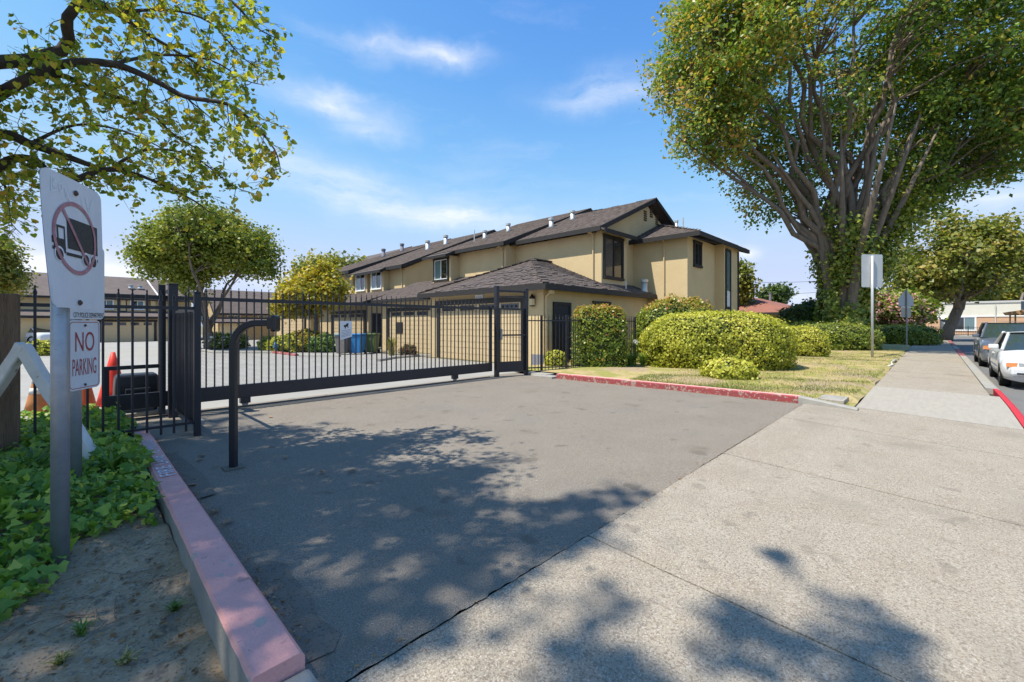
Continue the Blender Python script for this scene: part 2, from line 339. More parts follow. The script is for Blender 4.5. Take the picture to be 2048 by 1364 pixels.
# a wedge of the apron right of the driveway mouth
# street, cross street, kerbs
struct(MB().grid(lambda u, v: (-40 + 104 * u, -14 + 12.9 * v, -.145), 4, 2).build('street', 'street'))
struct(MB().grid(lambda u, v: (62 + 17 * u, -70 + 140 * v, -.14), 2, 8).build('cross_street', 'street'))
struct(MB().box(79, 79.3, -70, 60, -.4, .0).box(79.3, 84, -70, 60, -.4, -.002).build('far_sidewalk', 'concrete_plain'))
kb = bpy.data.objects.new('street_kerb', None); col.objects.link(kb); struct(kb)
def kpiece(x0, x1, m, y1=-.86, y0=-1.1, nm='kerb_stone'):
    mb = MB(); n = max(2, int((x1 - x0) / .4))
    prof = lambda X: [(y1, zs(X, y1) + .004), (y0 + .05, zs(X, y0) + .004), (y0, zs(X, y0) - .03), (y0 - .02, -.3), (y1, -.3)]
    for i in range(n + 1):
        X = x0 + (x1 - x0) * i / n
        for y, z in prof(X): mb.v.append((X, y, z))
    for i in range(n):
        for k in range(5): a = i * 5 + k; b = i * 5 + (k + 1) % 5; mb.f.append((a, b, b + 5, a + 5))
    mb.f.append((0, 1, 2, 3, 4)); mb.f.append(tuple(n * 5 + k for k in range(5)))
    return mb.build(nm, m, kb)
kpiece(10.16, 15.3, 'red_bright', -.985); kpiece(15.305, 24, 'concrete_plain'); kpiece(24.005, 30, 'concrete_plain'); kpiece(30.005, 38, 'red_paint'); kpiece(38.005, 44, 'concrete_plain'); kpiece(44.005, 58, 'red_paint')
# left kerb (pink painted top) with stencilled letters
kl = bpy.data.objects.new('driveway_kerb', None); col.objects.link(kl); struct(kl)
def kxr(y): return .705 + .055 * (y - 1.9) / 5.3
def kxl(y): return .5 + .1 * (y - 1.9) / 5.3
mb = MB(); ny = 60
for j in range(ny + 1):
    y = 1.9 + 5.5 * j / ny; n1 = .0015 * math.sin(y * 19) + .0015 * math.sin(y * 31)
    zt = .128 + .004 * math.sin(y * 2.1)
    mb.v += [(kxl(y) + n1, y, -.35), (kxl(y) + n1 * .6, y, zt - .02), (kxl(y) + .015 + n1, y, zt), (kxr(y) - .02, y, zt + .003), (kxr(y), y, zt - .018), (kxr(y), y, -.35)]
for j in range(ny):
    for k in range(5): a = j * 6 + k; mb.f.append((a, a + 1, a + 7, a + 6))
mb.f.append((0, 1, 2, 3, 4, 5)); mb.f.append(tuple(ny * 6 + k for k in range(6)))
me = mb.build('kerb_stone', 'pink_paint', kl); me.data.materials.append(MATS['concrete_plain'])
for p in me.data.polygons:
    if p.index < ny * 5 and p.index % 5 in (0, 4): p.material_index = 1 if p.index % 5 == 0 else 0
mat('stencil', (.72, .74, .78), .7, (.55, .45, .47), 30, (.45, .6))
def kfn(y0):
    return lambda u, v: (kxl(y0 + u) + .035 + (1 - v) * (kxr(y0 + u) - kxl(y0 + u) - .065), y0 + u, .137)
for s_, y0, ln in (('FIRE', 4.95, .36), ('LANE', 5.4, .36), ('NO PARKING', 5.86, .78)): lettering(s_, (0, ln, 0, 1), kfn(y0), MATS['stencil'], kl, 'stencil_lettering')
MB().box(.5, .72, 1.6, 1.895, -.35, .06).build('kerb_end', 'concrete_plain', kl, bevel=.02)
# right kerb (red) and its grey wing
kr = bpy.data.objects.new('lawn_kerb', None); col.objects.link(kr); struct(kr)
def kseg(y0, y1, m, z0=.13, z1=.13, nm='kerb_stone'):
    mb = MB(); n = max(2, int((y1 - y0) / .12))
    xx = lambda y: 9.7 - .24 * (y - 1.8) / 5.65
    for j in range(n + 1):
        t = j / n; y = y0 + (y1 - y0) * t; z = z0 + (z1 - z0) * t; e_ = .005 * math.sin(y * 31) + .004 * math.sin(y * 67)
        x_ = xx(y); mb.v += [(x_, y, -.3), (x_ + .006 + e_, y, z - .02), (x_ + .03 + e_, y, z), (x_ + .17, y, z), (x_ + .17, y, -.3)]
    for j in range(n):
        for k in range(4): a = j * 5 + k; mb.f.append((a, a + 1, a + 6, a + 5))
    mb.f.append((0, 1, 2, 3, 4)); mb.f.append(tuple(n * 5 + k for k in range(5)))
    return mb.build(nm, m, kr)
def redtop(o):
    o.data.materials.append(MATS['pink_paint'])
    for p in o.data.polygons:
        if p.normal.z > .8: p.material_index = 1
redtop(kseg(1.86, 3.2, 'red_paint')); redtop(kseg(3.205, 5.2, 'red_paint')); redtop(kseg(5.205, 7.5, 'red_paint'))
kseg(1.86, .98, 'concrete_plain', .13, .004, 'kerb_wing')
# walkway by the pedestrian gate
struct(MB().box(9.52, 11.6, 7.9, 8.72, -.3, .07).box(9.3, 9.65, 7.52, 8.3, -.3, .05).build('walkway', 'concrete_plain', bevel=.015))
# lawn
def lz(x, y):
    if y < 2.0 and x < 10.6:
        t = min(max((y - 1.0) / .9, 0), 1); return .115 * t - .012 * (1 - t)
    ins = min(max((x - 9.85) / 1.0, 0), 1)
    return .1 * (1 - .5 * ins) + .04 * math.sin(x * .7) * ins + .05 * ins * min(max((y - 1.1) / 3, 0), 1) + .02 * math.sin(x * 2.3 + y * 1.7) * ins - .09 * (1 if y < 1.12 else 0)
struct(MB().grid(lambda u, v: (lambda X: (X, (1.055 + .004 * max(X - 13.75, 0)) * (1 - v) + 9.65 * v, lz(X, 1.055 + 8.6 * v)))(9.84 + 52 * u ** 1.6), 120, 50).build('lawn', 'lawn_soil', smooth=True))
struct(MB().grid(lambda u, v: (11.5 + 52 * u, 9.6 + 30 * v, .0), 2, 2).build('yard', 'earth'))
# planting bed on the left
def bz(x, y):
    t = min(max((y - 1.9) / 3.2, 0), 1)
    return -.11 + .14 * t + .03 * min(max((y - 5) / 3, 0), 1) + .018 * math.sin(x * 5 + y * 3) + .012 * math.sin(x * 11 - y * 9) + .012 * math.sin(y * 17 + x * 4)
struct(MB().grid(lambda u, v: (-9 + 9.53 * (1 - (1 - u) ** 2), 1.7 + 7.6 * v, bz(-9 + 9.53 * (1 - (1 - u) ** 2), 1.7 + 7.6 * v)), 120, 120).build('planting_bed', 'soil', smooth=True))
# asphalt seal patches, utility lid, paint spots
def sheet(name, pts, z, m): return struct(MB().add([(x_, y_, z) for x_, y_ in pts], [tuple(range(len(pts)))]).build(name, m))
sheet('asphalt_patch', [(.72, 1.99), (.86, 1.97), (.93, 2.06), (.9, 2.25), (.95, 2.5), (.94, 2.75), (.97, 2.9), (.9, 3.02), (.72, 3.08)], .0065, 'asphalt_seal')
sheet('asphalt_patch', [(.73, 4.5), (.93, 4.55), (.96, 5.3), (.9, 6.3), (.75, 6.5)], .0066, 'asphalt_seal')
p = gp(1676, 797)
u_ = thing('utility_box', 'pale concrete utility box lid set in the lawn beside the kerb wing', 'lid', (10.25, 1.42, .05))
MB().box(9.98, 10.62, 1.2, 1.62, -.1, .088).build('rim', 'concrete_new', u_, bevel=.01)
MB().box(10.03, 10.57, 1.25, 1.57, .0, .094).build('cover', 'concrete_plain', u_, bevel=.006)
mb = MB().tube([(24.3, 1.16, .05), (22, 1.2, .03), (20.8, 1.1, .03), (20.0, 1.18, .03)], .025)
tag(mb.build('drain_pipe', mat('pvc', (.7, .69, .64), .5), smooth=True), 'thin white pipe lying along the lawn edge of the sidewalk', 'pipe')
# ================================================================ iron fences and gates
IR = 'iron'
def picket_mesh(name, z0, z1, s=.02, fin=True):
    """square bar from z0 to z1, topped by a collar and spear"""
    mb = MB(); h = s / 2; mb.box(-h, h, -h, h, z0, z1)
    if fin:
        mb.lathe((0, 0, z1), [(s * .95, 0), (s * .95, .012), (s * .55, .02), (s * .8, .05), (s * .35, .085), (s * .3, .1), (s * .48, .112), (s * .2, .13)], 8)
    me = bpy.data.meshes.new(name); me.from_pydata(mb.v, [], mb.f); me.materials.append(MATS[IR]); return me
def pick(me, x, y, parent): return link('picket', me, parent, Vector((x, y, 0)) - Vector((parent.location.x, parent.location.y, parent.location.z)))
def post(mb, x, y, z0, z1, s): return mb.box(x - s / 2, x + s / 2, y - s / 2, y + s / 2, z0, z1)
def postobj(x, y, z0, z1, s, par, nm='post', cap=True):
    o = post(MB(), x, y, z0, z1, s).build(nm, IR, par, bevel=.004)
    if cap: post(MB(), x, y, z1 + .001, z1 + .022, s * 1.06).build('cap', IR, o, bevel=.006)
    return o
# front fence panel in the ivy
ff = thing('iron_fence', 'black spear topped iron fence panel in the ivy left of the driveway', 'fence', (0, 7.1, 0))
MB().box(-.62, 1.2, 7.085, 7.115, 1.69, 1.73).build('rail', IR, ff)
MB().box(.2, 1.2, 7.085, 7.115, .17, .2).build('rail', IR, ff)
pm = picket_mesh('picket', .08, 1.8, .024)
for px in (70, 175, 206, 237, 265, 294, 322, 348, 372): 
    t = (px - 1024) / 870; d = 7.1 / (sa - t * ca); pick(pm, d * (ca + t * sa), 7.1, ff)
postobj(1.24, 7.1, -.05, 1.91, .075, ff)
# return panel running back to the gate
rp = thing('iron_return_panel', 'dense black iron picket panel running back from the driveway post to the gate guide', 'fence', (1.24, 7.9, 0))
pm2 = picket_mesh('picket', .15, 1.66, .022, False)
for k in range(15): pick(pm2, 1.24, 7.22 + .105 * k, rp)
MB().box(1.222, 1.258, 7.14, 8.76, 1.67, 1.71).build('rail', IR, rp); MB().box(1.222, 1.258, 7.14, 8.76, .12, .15).build('rail', IR, rp)
MB().box(1.275, 1.31, 7.14, 8.76, 1.55, 1.61).build('guide_bar', 'galv_bar', rp); MB().box(1.275, 1.33, 7.14, 8.76, .13, .19).build('guide_bar', 'galv_bar', rp)
gpst = thing('gate_guide_post', 'tall black square guide post holding the tail of the sliding gate', 'post', (1.22, 8.83, 0))
postobj(1.22, 8.83, -.05, 2.13, .12, gpst); postobj(1.13, 9.25, -.05, 2.13, .09, gpst)
MB().box(1.16, 1.28, 8.88, 9.21, 2.0, 2.06).build('guide_arm', IR, gpst)
# sliding gate
GY = 9.05
sg = thing('sliding_gate', 'long black iron sliding gate with spear tops and fine mesh across the driveway', 'gate', (4.8, GY, 0))
MB().box(.41, 8.46, GY - .03, GY + .03, 1.9, 1.965).build('top_rail', IR, sg)
mb = MB().box(.41, 8.46, GY - .045, GY + .045, .16, .40); mb.build('bottom_beam', IR, sg, bevel=.006)
MB().box(.41, 1.1, GY - .025, GY + .025, .79, .85).build('tail_rail', IR, sg)
for x in (.44, 1.12): MB().box(x - .035, x + .035, GY - .035, GY + .035, .40, 1.9 if x > 1 else .79).build('stile', IR, sg)
MB().box(8.39, 8.46, GY - .035, GY + .035, .40, 1.9).build('stile', IR, sg)
pm3 = picket_mesh('picket', .4, 2.02, .021)
x = 1.46
while x < 8.36: pick(pm3, x, GY - .005, sg); x += .1235
# expanded metal: thin strands, one mesh
V = []; F = []; cw, ch, y = .046, .024, GY + .032
nx = int((8.4 - 1.16) / (cw / 2)); nz = int((1.9 - .41) / ch)
for j in range(nz):
    z = .41 + j * ch
    for s in (0, 1):
        zz = [z + (ch / 2) * (0 if (i + s) % 2 == 0 else (1 if s == 0 else -1)) + (ch / 2 if s else 0) for i in range(nx + 1)]
        b = len(V)
        for i in range(nx + 1):
            X = 1.16 + i * cw / 2; V.append((X, y, zz[i] - .0017)); V.append((X, y + .002, zz[i] + .0017))
        F += [(b + 2 * i, b + 2 * i + 2, b + 2 * i + 3, b + 2 * i + 1) for i in range(nx)]
npmesh('mesh_screen', V, F, MATS[IR], sg, kind='stuff')
for x in (2.3, 7.15):
    o = MB().box(x - .08, x + .08, GY - .05, GY + .05, .06, .16).build('wheel_bracket', IR, sg)
    MB().lathe((x, GY - .03, .052), [(.02, 0), (.05, .005), (.05, .05), (.02, .055)], 16, (0, 1, 0)).build('wheel', 'galv_bar', o)
MB().box(.3, 8.4, GY - .03, GY + .03, -.01, .012).build('track', 'rust', sg)
# white notice wired to the gate, dog pictogram
ns = thing('gate_notice', 'small white notice with a black dog silhouette wired to the sliding gate', 'notice', (4.19, GY - .03, 1.3))
def nf(u, v, off=0): return (4.06 + .265 * u, GY - .028 - off - .012 * math.sin(u * 3.1), 1.19 + .375 * v + .02 * u * (1 - v) * 2 - .03 * (1 - v) * (1 - u))
MB().grid(lambda u, v: nf(u, v), 8, 6).build('plate', 'sign_white', ns)
dog = [(.28, .72), (.33, .78), (.42, .76), (.5, .82), (.56, .9), (.6, .84), (.68, .88), (.66, .74), (.64, .66), (.7, .58), (.62, .6), (.57, .68), (.47, .66), (.44, .56), (.38, .57), (.4, .66), (.34, .64)]
MB().add([nf(a, b, .003) for a, b in dog], [tuple(range(len(dog)))]).build('dog_silhouette', 'sign_black', ns)
mat('sign_grey', (.42, .43, .45), .6)
mb = MB()
for v0 in (.46, .37, .28, .2, .12): mb.grid(lambda u, v, v0=v0: nf(.1 + .8 * u, v0 + .035 * v, .003), 6, 1)
mb.build('print_lines', 'sign_grey', ns)
# pedestrian gate frame
A = Vector((8.56, 8.93, 0)); B = Vector((9.5, 8.66, 0)); ux = (B - A).normalized()
pf = thing('portal_frame', 'tall black portal frame of two square posts and a top beam beside the sliding gate', 'frame', A)
postobj(A.x, A.y, -.05, 2.56, .11, pf); postobj(B.x, B.y, -.05, 2.52, .1, pf)
for z in (2.44, 2.29): MB().beam(A + ux * .057 + Vector((0, 0, z)), B - ux * .052 + Vector((0, 0, z)), .06, .055 if z > 2.4 else .03).build('top_beam', IR, pf)
pg = thing('pedestrian_gate', 'black iron pedestrian gate with kick plate and push bar inside the portal frame', 'gate', A)
pm4 = picket_mesh('picket', .42, 1.9, .019, False)
a0 = A + ux * .09; b0 = B - ux * .09; ln = (b0 - a0).length
for k in range(8): q = a0 + ux * (ln * (k + .5) / 8); pick(pm4, q.x, q.y, pg)
Z = lambda z: Vector((0, 0, z))
MB().beam(a0 + Z(1.93), b0 + Z(1.93), .04, .05).build('rail', IR, pg)
MB().beam(a0 + Z(.27), b0 + Z(.27), .03, .3).build('kick_plate', IR, pg)
for q in (a0, b0): MB().box(q.x - .018, q.x + .018, q.y - .018, q.y + .018, .13, 1.95).build('stile', IR, pg)
MB().beam(a0 + Z(1.18) + Vector((.02, -.04, 0)), b0 + Z(1.18) + Vector((.02, -.04, 0)), .05, .045).build('push_bar', IR, pg)
MB().beam(a0 + Z(1.05) + Vector((.02, -.05, 0)), a0 + Z(1.36) + Vector((.02, -.05, 0)), .07, .05).build('lock_box', 'galv_bar', pg, bevel=.01)
# low fence right of the frame
rf = thing('iron_fence', 'lower black iron fence between the portal frame and the clipped square hedge', 'fence', (10, 8.4, 0))
path = [Vector((9.56, 8.62, 0)), Vector((9.97, 8.46, 0)), Vector((10.66, 8.05, 0)), Vector((12.0, 8.0, 0)), Vector((13.3, 7.95, 0)), Vector((14.6, 7.9, 0))]
pm5 = picket_mesh('picket', .12, 1.66, .018)
for i in range(len(path) - 1):
    p, q = path[i], path[i + 1]
    for z in (1.6, .2): MB().beam(p + Z(z), q + Z(z), .028, .034).build('rail', IR, rf)
    n = max(2, round((q - p).length / .115))
    for k in range(1, n): c = p.lerp(q, k / n); pick(pm5, c.x, c.y, rf)
    postobj(q.x, q.y, -.05, 1.74, .06, rf)
# ================================================================ card reader on a goose neck
cr = thing('card_reader_post', 'black goose neck post with a card reader head standing in the driveway', 'card reader', (1.23, 5.26, 0))
rx = Vector((sa, -ca, 0)); b0_ = Vector((1.23, 5.26, 0)); sec = []
pts = [b0_ + Z(-.05), b0_ + Z(.6), b0_ + Z(1.2)] + [b0_ + rx * (.25 - .25 * math.cos(t)) + Z(1.26 + .25 * math.sin(t)) for t in [math.pi / 2 * k / 8 for k in range(9)]] + [b0_ + rx * .38 + Z(1.51)]
mb = MB(); hw = .032; fw = Vector((ca, sa, 0)); prev = None
for i, p in enumerate(pts):
    d = (pts[min(i + 1, len(pts) - 1)] - pts[max(i - 1, 0)]).normalized(); n_ = fw.cross(d).normalized()
    mb.v += [tuple(p + fw * a * hw + n_ * b * hw) for a, b in ((-1, -1), (1, -1), (1, 1), (-1, 1))]
for i in range(len(pts) - 1):
    for k in range(4): a = i * 4 + k; b = i * 4 + (k + 1) % 4; mb.f.append((a, b, b + 4, a + 4))
mb.f += [(0, 1, 2, 3), tuple(len(mb.v) - 4 + k for k in range(4))]
mb.build('post', IR, cr, bevel=.008)
mat('black_plastic', (.016, .017, .02), .35, spec=.5)
MB().obox(b0_ + rx * .395 + Z(1.51), rx, fw, (0, 0, 1), .022, .05, .06).build('neck_plate', 'black_plastic', cr, bevel=.008)
MB().obox(b0_ + rx * .44 + Z(1.505), rx, fw, (0, 0, 1), .028, .06, .085).build('reader_head', 'black_plastic', cr, bevel=.02)
MB().obox(b0_ + Z(.003), (1, 0, 0), (0, 1, 0), (0, 0, 1), .09, .08, .006).build('base_seal', 'asphalt_seal', cr)
# ================================================================ gate operator, cones
op = thing('gate_operator', 'black plastic gate motor housing behind the sliding gate tail', 'gate motor', (.85, 9.6, 0))
mb = MB()
def opf(z, s): return [(.55 + (1 - s) * .28, 9.42 + (1 - s) * .2, z), (1.13 - (1 - s) * .28, 9.42 + (1 - s) * .2, z), (1.13 - (1 - s) * .28, 9.82 - (1 - s) * .2, z), (.55 + (1 - s) * .28, 9.82 - (1 - s) * .2, z)]
zz = [(.14, 1), (.5, .97), (.62, .93), (.67, .86)]
for z, s in zz: mb.v += opf(z, s)
for i in range(3):
    for k in range(4): a = i * 4 + k; b = i * 4 + (k + 1) % 4; mb.f.append((a, b, b + 4, a + 4))
mb.f += [(0, 1, 2, 3), (12, 13, 14, 15)]
mb.build('cover', 'black_plastic', op, bevel=.035)
MB().box(.68, 1.0, 9.34, 9.43, .3, .45).build('latch_box', 'black_plastic', op, bevel=.02)
MB().box(.5, 1.2, 9.3, 9.9, -.05, .05).build('pad', 'concrete_plain', op); 
for x in (.58, 1.05): MB().box(x, x + .05, 9.5, 9.75, .05, .14).build('foot', IR, op)
mat('cone_orange', (.72, .12, .03), .5, (.6, .1, .03), 8, (.3, .7)); mat('cone_faded', (.5, .2, .06), .6, (.38, .16, .06), 9, (.3, .7)); mat('cone_white', (.68, .66, .62), .6, (.5, .48, .44), 10, (.35, .7)); mat('cone_red', (.75, .045, .02), .5)
def cone(p, label, m, stripes, h=.72):
    c = thing('traffic_cone', label, 'traffic cone', p, 'traffic cones inside the gate')
    MB().box(p[0] - .18, p[0] + .18, p[1] - .18, p[1] + .18, p[2], p[2] + .035).build('base', m, c, bevel=.01)
    r = lambda z: (.145 + .06 * (h > .9)) * (1 - z / h) + .03
    MB().lathe((p[0], p[1], p[2] + .036), [(r(z), z) for z in (0, .25 * h, .5 * h, .75 * h, h)], 20).build('body', m, c, smooth=True)
    for z0, z1 in stripes: MB().lathe((p[0], p[1], p[2] + .036), [(r(z) + .003, z) for z in (z0 * h, z1 * h)], 20).build('reflective_band', 'cone_white', c, smooth=True)
q = at(77, 826, 7.35); cone((q.x, q.y, -.01), 'weathered orange cone with two white bands by the wooden post', 'cone_faded', [(.42, .56), (.66, .95)])
q = at(168, 826, 7.4); cone((q.x, q.y, -.01), 'orange cone half hidden behind the no parking post', 'cone_orange', [(.6, .75)])
q = at(226, 806, 8.1); cone((q.x, q.y, -.01), 'bright red cone standing left of the black gate motor', 'cone_red', [], .95)
# ================================================================ signs on the left
def pole(par, x, y, z0, z1, r, m='galv', nm='pole'): return MB().tube([(x, y, z0), (x, y, (z0 + z1) / 2), (x, y, z1)], r, 20).build(nm, m, par, smooth=True)
Lp, Rp = Vector((-.1, 3.69, 0)), Vector((.197, 4.245, 0)); us = (Rp - Lp).normalized(); ns_ = Vector((us.y, -us.x, 0)); Wd = (Rp - Lp).length; z0s, Hs = 1.6, .82
s1 = thing('no_truck_sign', 'worn white sign with a crossed out black truck on a steel pole in the ivy', 'sign', (.02, 4.02, 0))
def SP(u, v, off=0):
    bend = .055 * (1 - u) ** 2 * (1 - v) ** 1.5 + .012 * math.sin(u * 3.1) - .02 * u * v
    return Lp + us * (u * Wd) + ns_ * (bend + off) + Z(z0s + v * Hs)
def corner(u, v, r=.06):
    return u, v
mb = MB(); n = 24
mask_ = lambda u, v: True
# rounded plate: grid squeezed at the corners
def rp_(u, v, off=0, rad=.055):
    x, y = u * Wd, v * Hs; dy = max(rad - y, y - (Hs - rad), 0)
    inset = rad - math.sqrt(max(rad * rad - dy * dy, 0)); x = inset + (Wd - 2 * inset) * u
    return SP(x / Wd, v, off)
mb.grid(lambda u, v: rp_(u, v, 0), 16, 40); mb.grid(lambda u, v: rp_(1 - u, v, -.003), 16, 40); mb.build('plate', 'sign_white', s1, smooth=False)
def SQ(x, y, off=.0025): return SP(x / Wd, y / Hs, off)          # metres on the plate
def poly(pts, nm, m, off=.0025, par=s1, sub=8):
    return MB().grid(lambda u, v: SQ(*(Vector(pts[0]).lerp(Vector(pts[1]), u).lerp(Vector(pts[3]).lerp(Vector(pts[2]), u), v)), off), sub, sub).build(nm, m, par)
cx0, cy0, rr = .3, .445, .218
BX = lambda x: .045 + x * .54       # truck coordinates 0..1 over the plate width
poly([(BX(.3), .37), (BX(.94), .37), (BX(.94), .565), (BX(.3), .565)], 'truck_box', 'sign_black')
poly([(BX(.27), .325), (BX(.94), .325), (BX(.94), .345), (BX(.27), .345)], 'truck_chassis', 'sign_black')
mb = MB()
for a, b, c, d in ((.06, .26, .335, .42), (.06, .1, .42, .43), (.24, .26, .42, .5), (.12, .145, .42, .49), (.12, .26, .485, .5), (.03, .06, .345, .365), (.03, .06, .385, .425)):
    mb.grid(lambda u, v: SQ(BX(a + (b - a) * u), c + (d - c) * v), 4, 4)
mb.build('truck_cab', 'sign_black', s1)
mat('sign_clean', (.74, .76, .78), .45)
def disc(x, y, r, nm, m, off):
    return MB().add([SQ(x, y, off)] + [SQ(x + r * math.cos(t), y + r * math.sin(t), off) for t in [2 * math.pi * k / 28 for k in range(28)]], [(0, 1 + k, 1 + (k + 1) % 28) for k in range(28)]).build(nm, m, s1)
for x in (BX(.14), BX(.66), BX(.83)):
    disc(x, .325, .047, 'wheel_gap', 'sign_clean', .0032); disc(x, .322, .036, 'truck_wheel', 'sign_black', .0038)
mb = MB(); mb.grid(lambda u, v: SQ(cx0 + (rr - .013 + .026 * v) * math.cos(2 * math.pi * u), cy0 + (rr - .013 + .026 * v) * math.sin(2 * math.pi * u), .0045), 72, 1)
d_ = Vector((math.cos(-.95), math.sin(-.95), 0)); e_ = Vector((-d_.y, d_.x, 0)); c_ = Vector((cx0, cy0, 0))
d_ = Vector((.62, -.785, 0)); e_ = Vector((.785, .62, 0))
mb.grid(lambda u, v: SQ(*((c_ + d_ * ((2 * u - 1) * (rr - .01)) + e_ * (.0115 * (2 * v - 1))).xy), .005), 24, 1)
mb.build('prohibition_ring', 'sign_pale_red', s1)
def stroke(mb, pts, wd=.003, off=.003):
    for a, b in zip(pts, pts[1:]):
        a, b = Vector((*a, 0)), Vector((*b, 0)); e = (b - a).normalized(); e = Vector((-e.y, e.x, 0)) * wd
        mb.add([SQ(*(a - e).xy, off), SQ(*(b - e).xy, off), SQ(*(b + e).xy, off), SQ(*(a + e).xy, off)], [(0, 1, 2, 3)])
mb = MB()
for pts in ([(.08, .69), (.085, .78), (.12, .765), (.09, .735), (.125, .71), (.08, .69)], [(.15, .72), (.145, .75), (.17, .76), (.18, .73), (.16, .71), (.15, .72)], [(.2, .74), (.21, .69), (.26, .68)], [(.215, .72), (.24, .66)], [(.36, .73), (.38, .67)], [(.41, .74), (.45, .65), (.5, .75)]): stroke(mb, pts)
mb.build('scratches', 'scratch', s1)
for v in (.9, .045):
    q = SQ(.3, v * Hs, .004); MB().lathe(q, [(.018, 0), (.018, .005), (.01, .012)], 6, ns_).build('bolt', 'rust', s1)
qc = (Lp + Rp) / 2 - ns_ * .055; q = Vector((qc.x, qc.y, 0))
pole(s1, q.x - .02, q.y - .02, -.1, 2.4, .044)
# no parking sign + police plate on the second pole
L2, R2 = Vector((.02, 5.17, 0)), Vector((.226, 5.48, 0)); u2 = (R2 - L2).normalized(); n2 = Vector((u2.y, -u2.x, 0)); W2 = (R2 - L2).length
s2 = thing('no_parking_sign', 'white no parking sign with red letters on the second steel pole', 'sign', (.06, 5.37, 0))
def NP(x, y, off=0): return L2 + u2 * x + n2 * off + Z(.932 + y)
def rplate(fn, W_, H_, rad, nm, m, par):
    f = lambda u, v, off: (lambda y: fn((rad - math.sqrt(max(rad * rad - max(rad - y, y - (H_ - rad), 0) ** 2, 0))) * (1 - 2 * u) + W_ * u, y, off))(v * H_)
    return MB().grid(lambda u, v: f(u, v, 0), 6, 60).grid(lambda u, v: f(1 - u, v, -.003), 6, 60).build(nm, m, par)
rplate(NP, W2, .6, .045, 'plate', 'sign_white', s2)
def border(fn, W_, H_, ins, wd, rad, off):
    pts = []
    for cx_, cy_, a0_ in ((W_ - ins - rad, H_ - ins - rad, 0), (ins + rad, H_ - ins - rad, 90), (ins + rad, ins + rad, 180), (W_ - ins - rad, ins + rad, 270)):
        for k in range(7): t = R(a0_ + 15 * k); pts.append((cx_, cy_, math.cos(t), math.sin(t)))
    mb = MB(); n = len(pts)
    for c, s, a, b in pts: mb.v.append(tuple(fn(c + rad * a, s + rad * b, off))); mb.v.append(tuple(fn(c + (rad - wd) * a, s + (rad - wd) * b, off)))
    mb.f = [(2 * i, 2 * ((i + 1) % n), 2 * ((i + 1) % n) + 1, 2 * i + 1) for i in range(n)]; return mb
border(NP, W2, .6, .014, .006, .035, .002).build('border', 'sign_red', s2)
lettering('NO', (.075, W2 - .075, .33, .5), lambda u, v: NP(u, v, .0022), MATS['sign_red'], s2)
lettering('PARKING', (.045, W2 - .05, .125, .27), lambda u, v: NP(u, v, .0022), MATS['sign_red'], s2)
for y in (.555, .04): MB().lathe(NP(W2 / 2, y, .002), [(.012, 0), (.012, .004), (.006, .01)], 6, n2).build('bolt', 'rust', s2)
pole(s2, .06, 5.37, -.1, 2.2, .047)
s3 = thing('police_notice', 'white police department plate mostly hidden behind the no truck sign', 'sign', (.06, 5.37, 1.6))
def PP(x, y, off=0): return L2 - u2 * .045 + u2 * x + n2 * (off + .001) + Z(1.542 + y)
rplate(PP, W2 + .1, .66, .05, 'plate', 'sign_white', s3)
lettering('CITY POLICE DEPARTMENT', (.1, W2 + .09, .014, .058), lambda u, v: PP(u, v, .002), MATS['sign_black'], s3)
# white bent barrier rail, wooden post and lattice fence
wb = thing('bent_barrier', 'peeling white bent barrier rail peaking in front of the wooden post', 'barrier', at(45, 760, 4.3))
P = lambda x, y, d=4.35: at(x, y, d)
for a, b, d1 in (((-70, 870), (48, 690), 0), ((44, 692), (192, 925), 0)):
    mb = MB(); p, q = P(*a), P(*b); n = 10; e = (q - p).normalized(); fw_ = Vector((ca, sa, 0)); sd = e.cross(fw_).normalized(); rr_ = random.Random(a[0])
    for i in range(n + 1):
        c = p.lerp(q, i / n) + sd * rr_.uniform(-.006, .006); s_ = .058 + rr_.uniform(-.004, .004)
        mb.v += [tuple(c + fw_ * x_ * .05 + sd * y_ * s_) for x_, y_ in ((-1, -.9), (-.6, -1), (.8, -1), (1, .9), (.6, 1), (-.8, 1))]
    for i in range(n):
        for k in range(6): a_ = i * 6 + k; b_ = i * 6 + (k + 1) % 6; mb.f.append((a_, b_, b_ + 6, a_ + 6))
    mb.f += [tuple(range(6)), tuple(len(mb.v) - 6 + k for k in range(6))]
    mb.build('rail', 'white_paint', wb, bevel=.012)
wf = thing('wooden_fence', 'weathered brown wooden fence post with lattice at the left edge', 'fence', (-.45, 7.0, 0))
MB().box(-.5, -.335, 6.98, 7.14, -.05, 1.82).build('post', 'old_wood', wf, bevel=.01)
MB().box(-3, -.505, 7.03, 7.1, 1.72, 1.8).build('top_rail', 'old_wood', wf, bevel=.006); MB().box(-3, -.505, 7.03, 7.1, 1.2, 1.28).build('mid_rail', 'old_wood', wf, bevel=.006); MB().box(-3, -.505, 7.03, 7.1, .42, .52).build('bottom_rail', 'old_wood', wf, bevel=.006)
x = -.6
for k in range(8):
    MB().beam((x - .44, 7.055, 1.28), (x, 7.055, 1.72), .012, .035, (0, 1, 0)).build('lattice_slat', 'old_wood', wf); MB().beam((x, 7.073, 1.28), (x - .44, 7.073, 1.72), .012, .035, (0, 1, 0)).build('lattice_slat', 'old_wood', wf); x -= .15
x = -.51
for k in range(8): MB().box(x - .14, x, 7.105, 7.125, .05, 1.2).build('board', 'brown_board', wf, bevel=.003); x -= .15
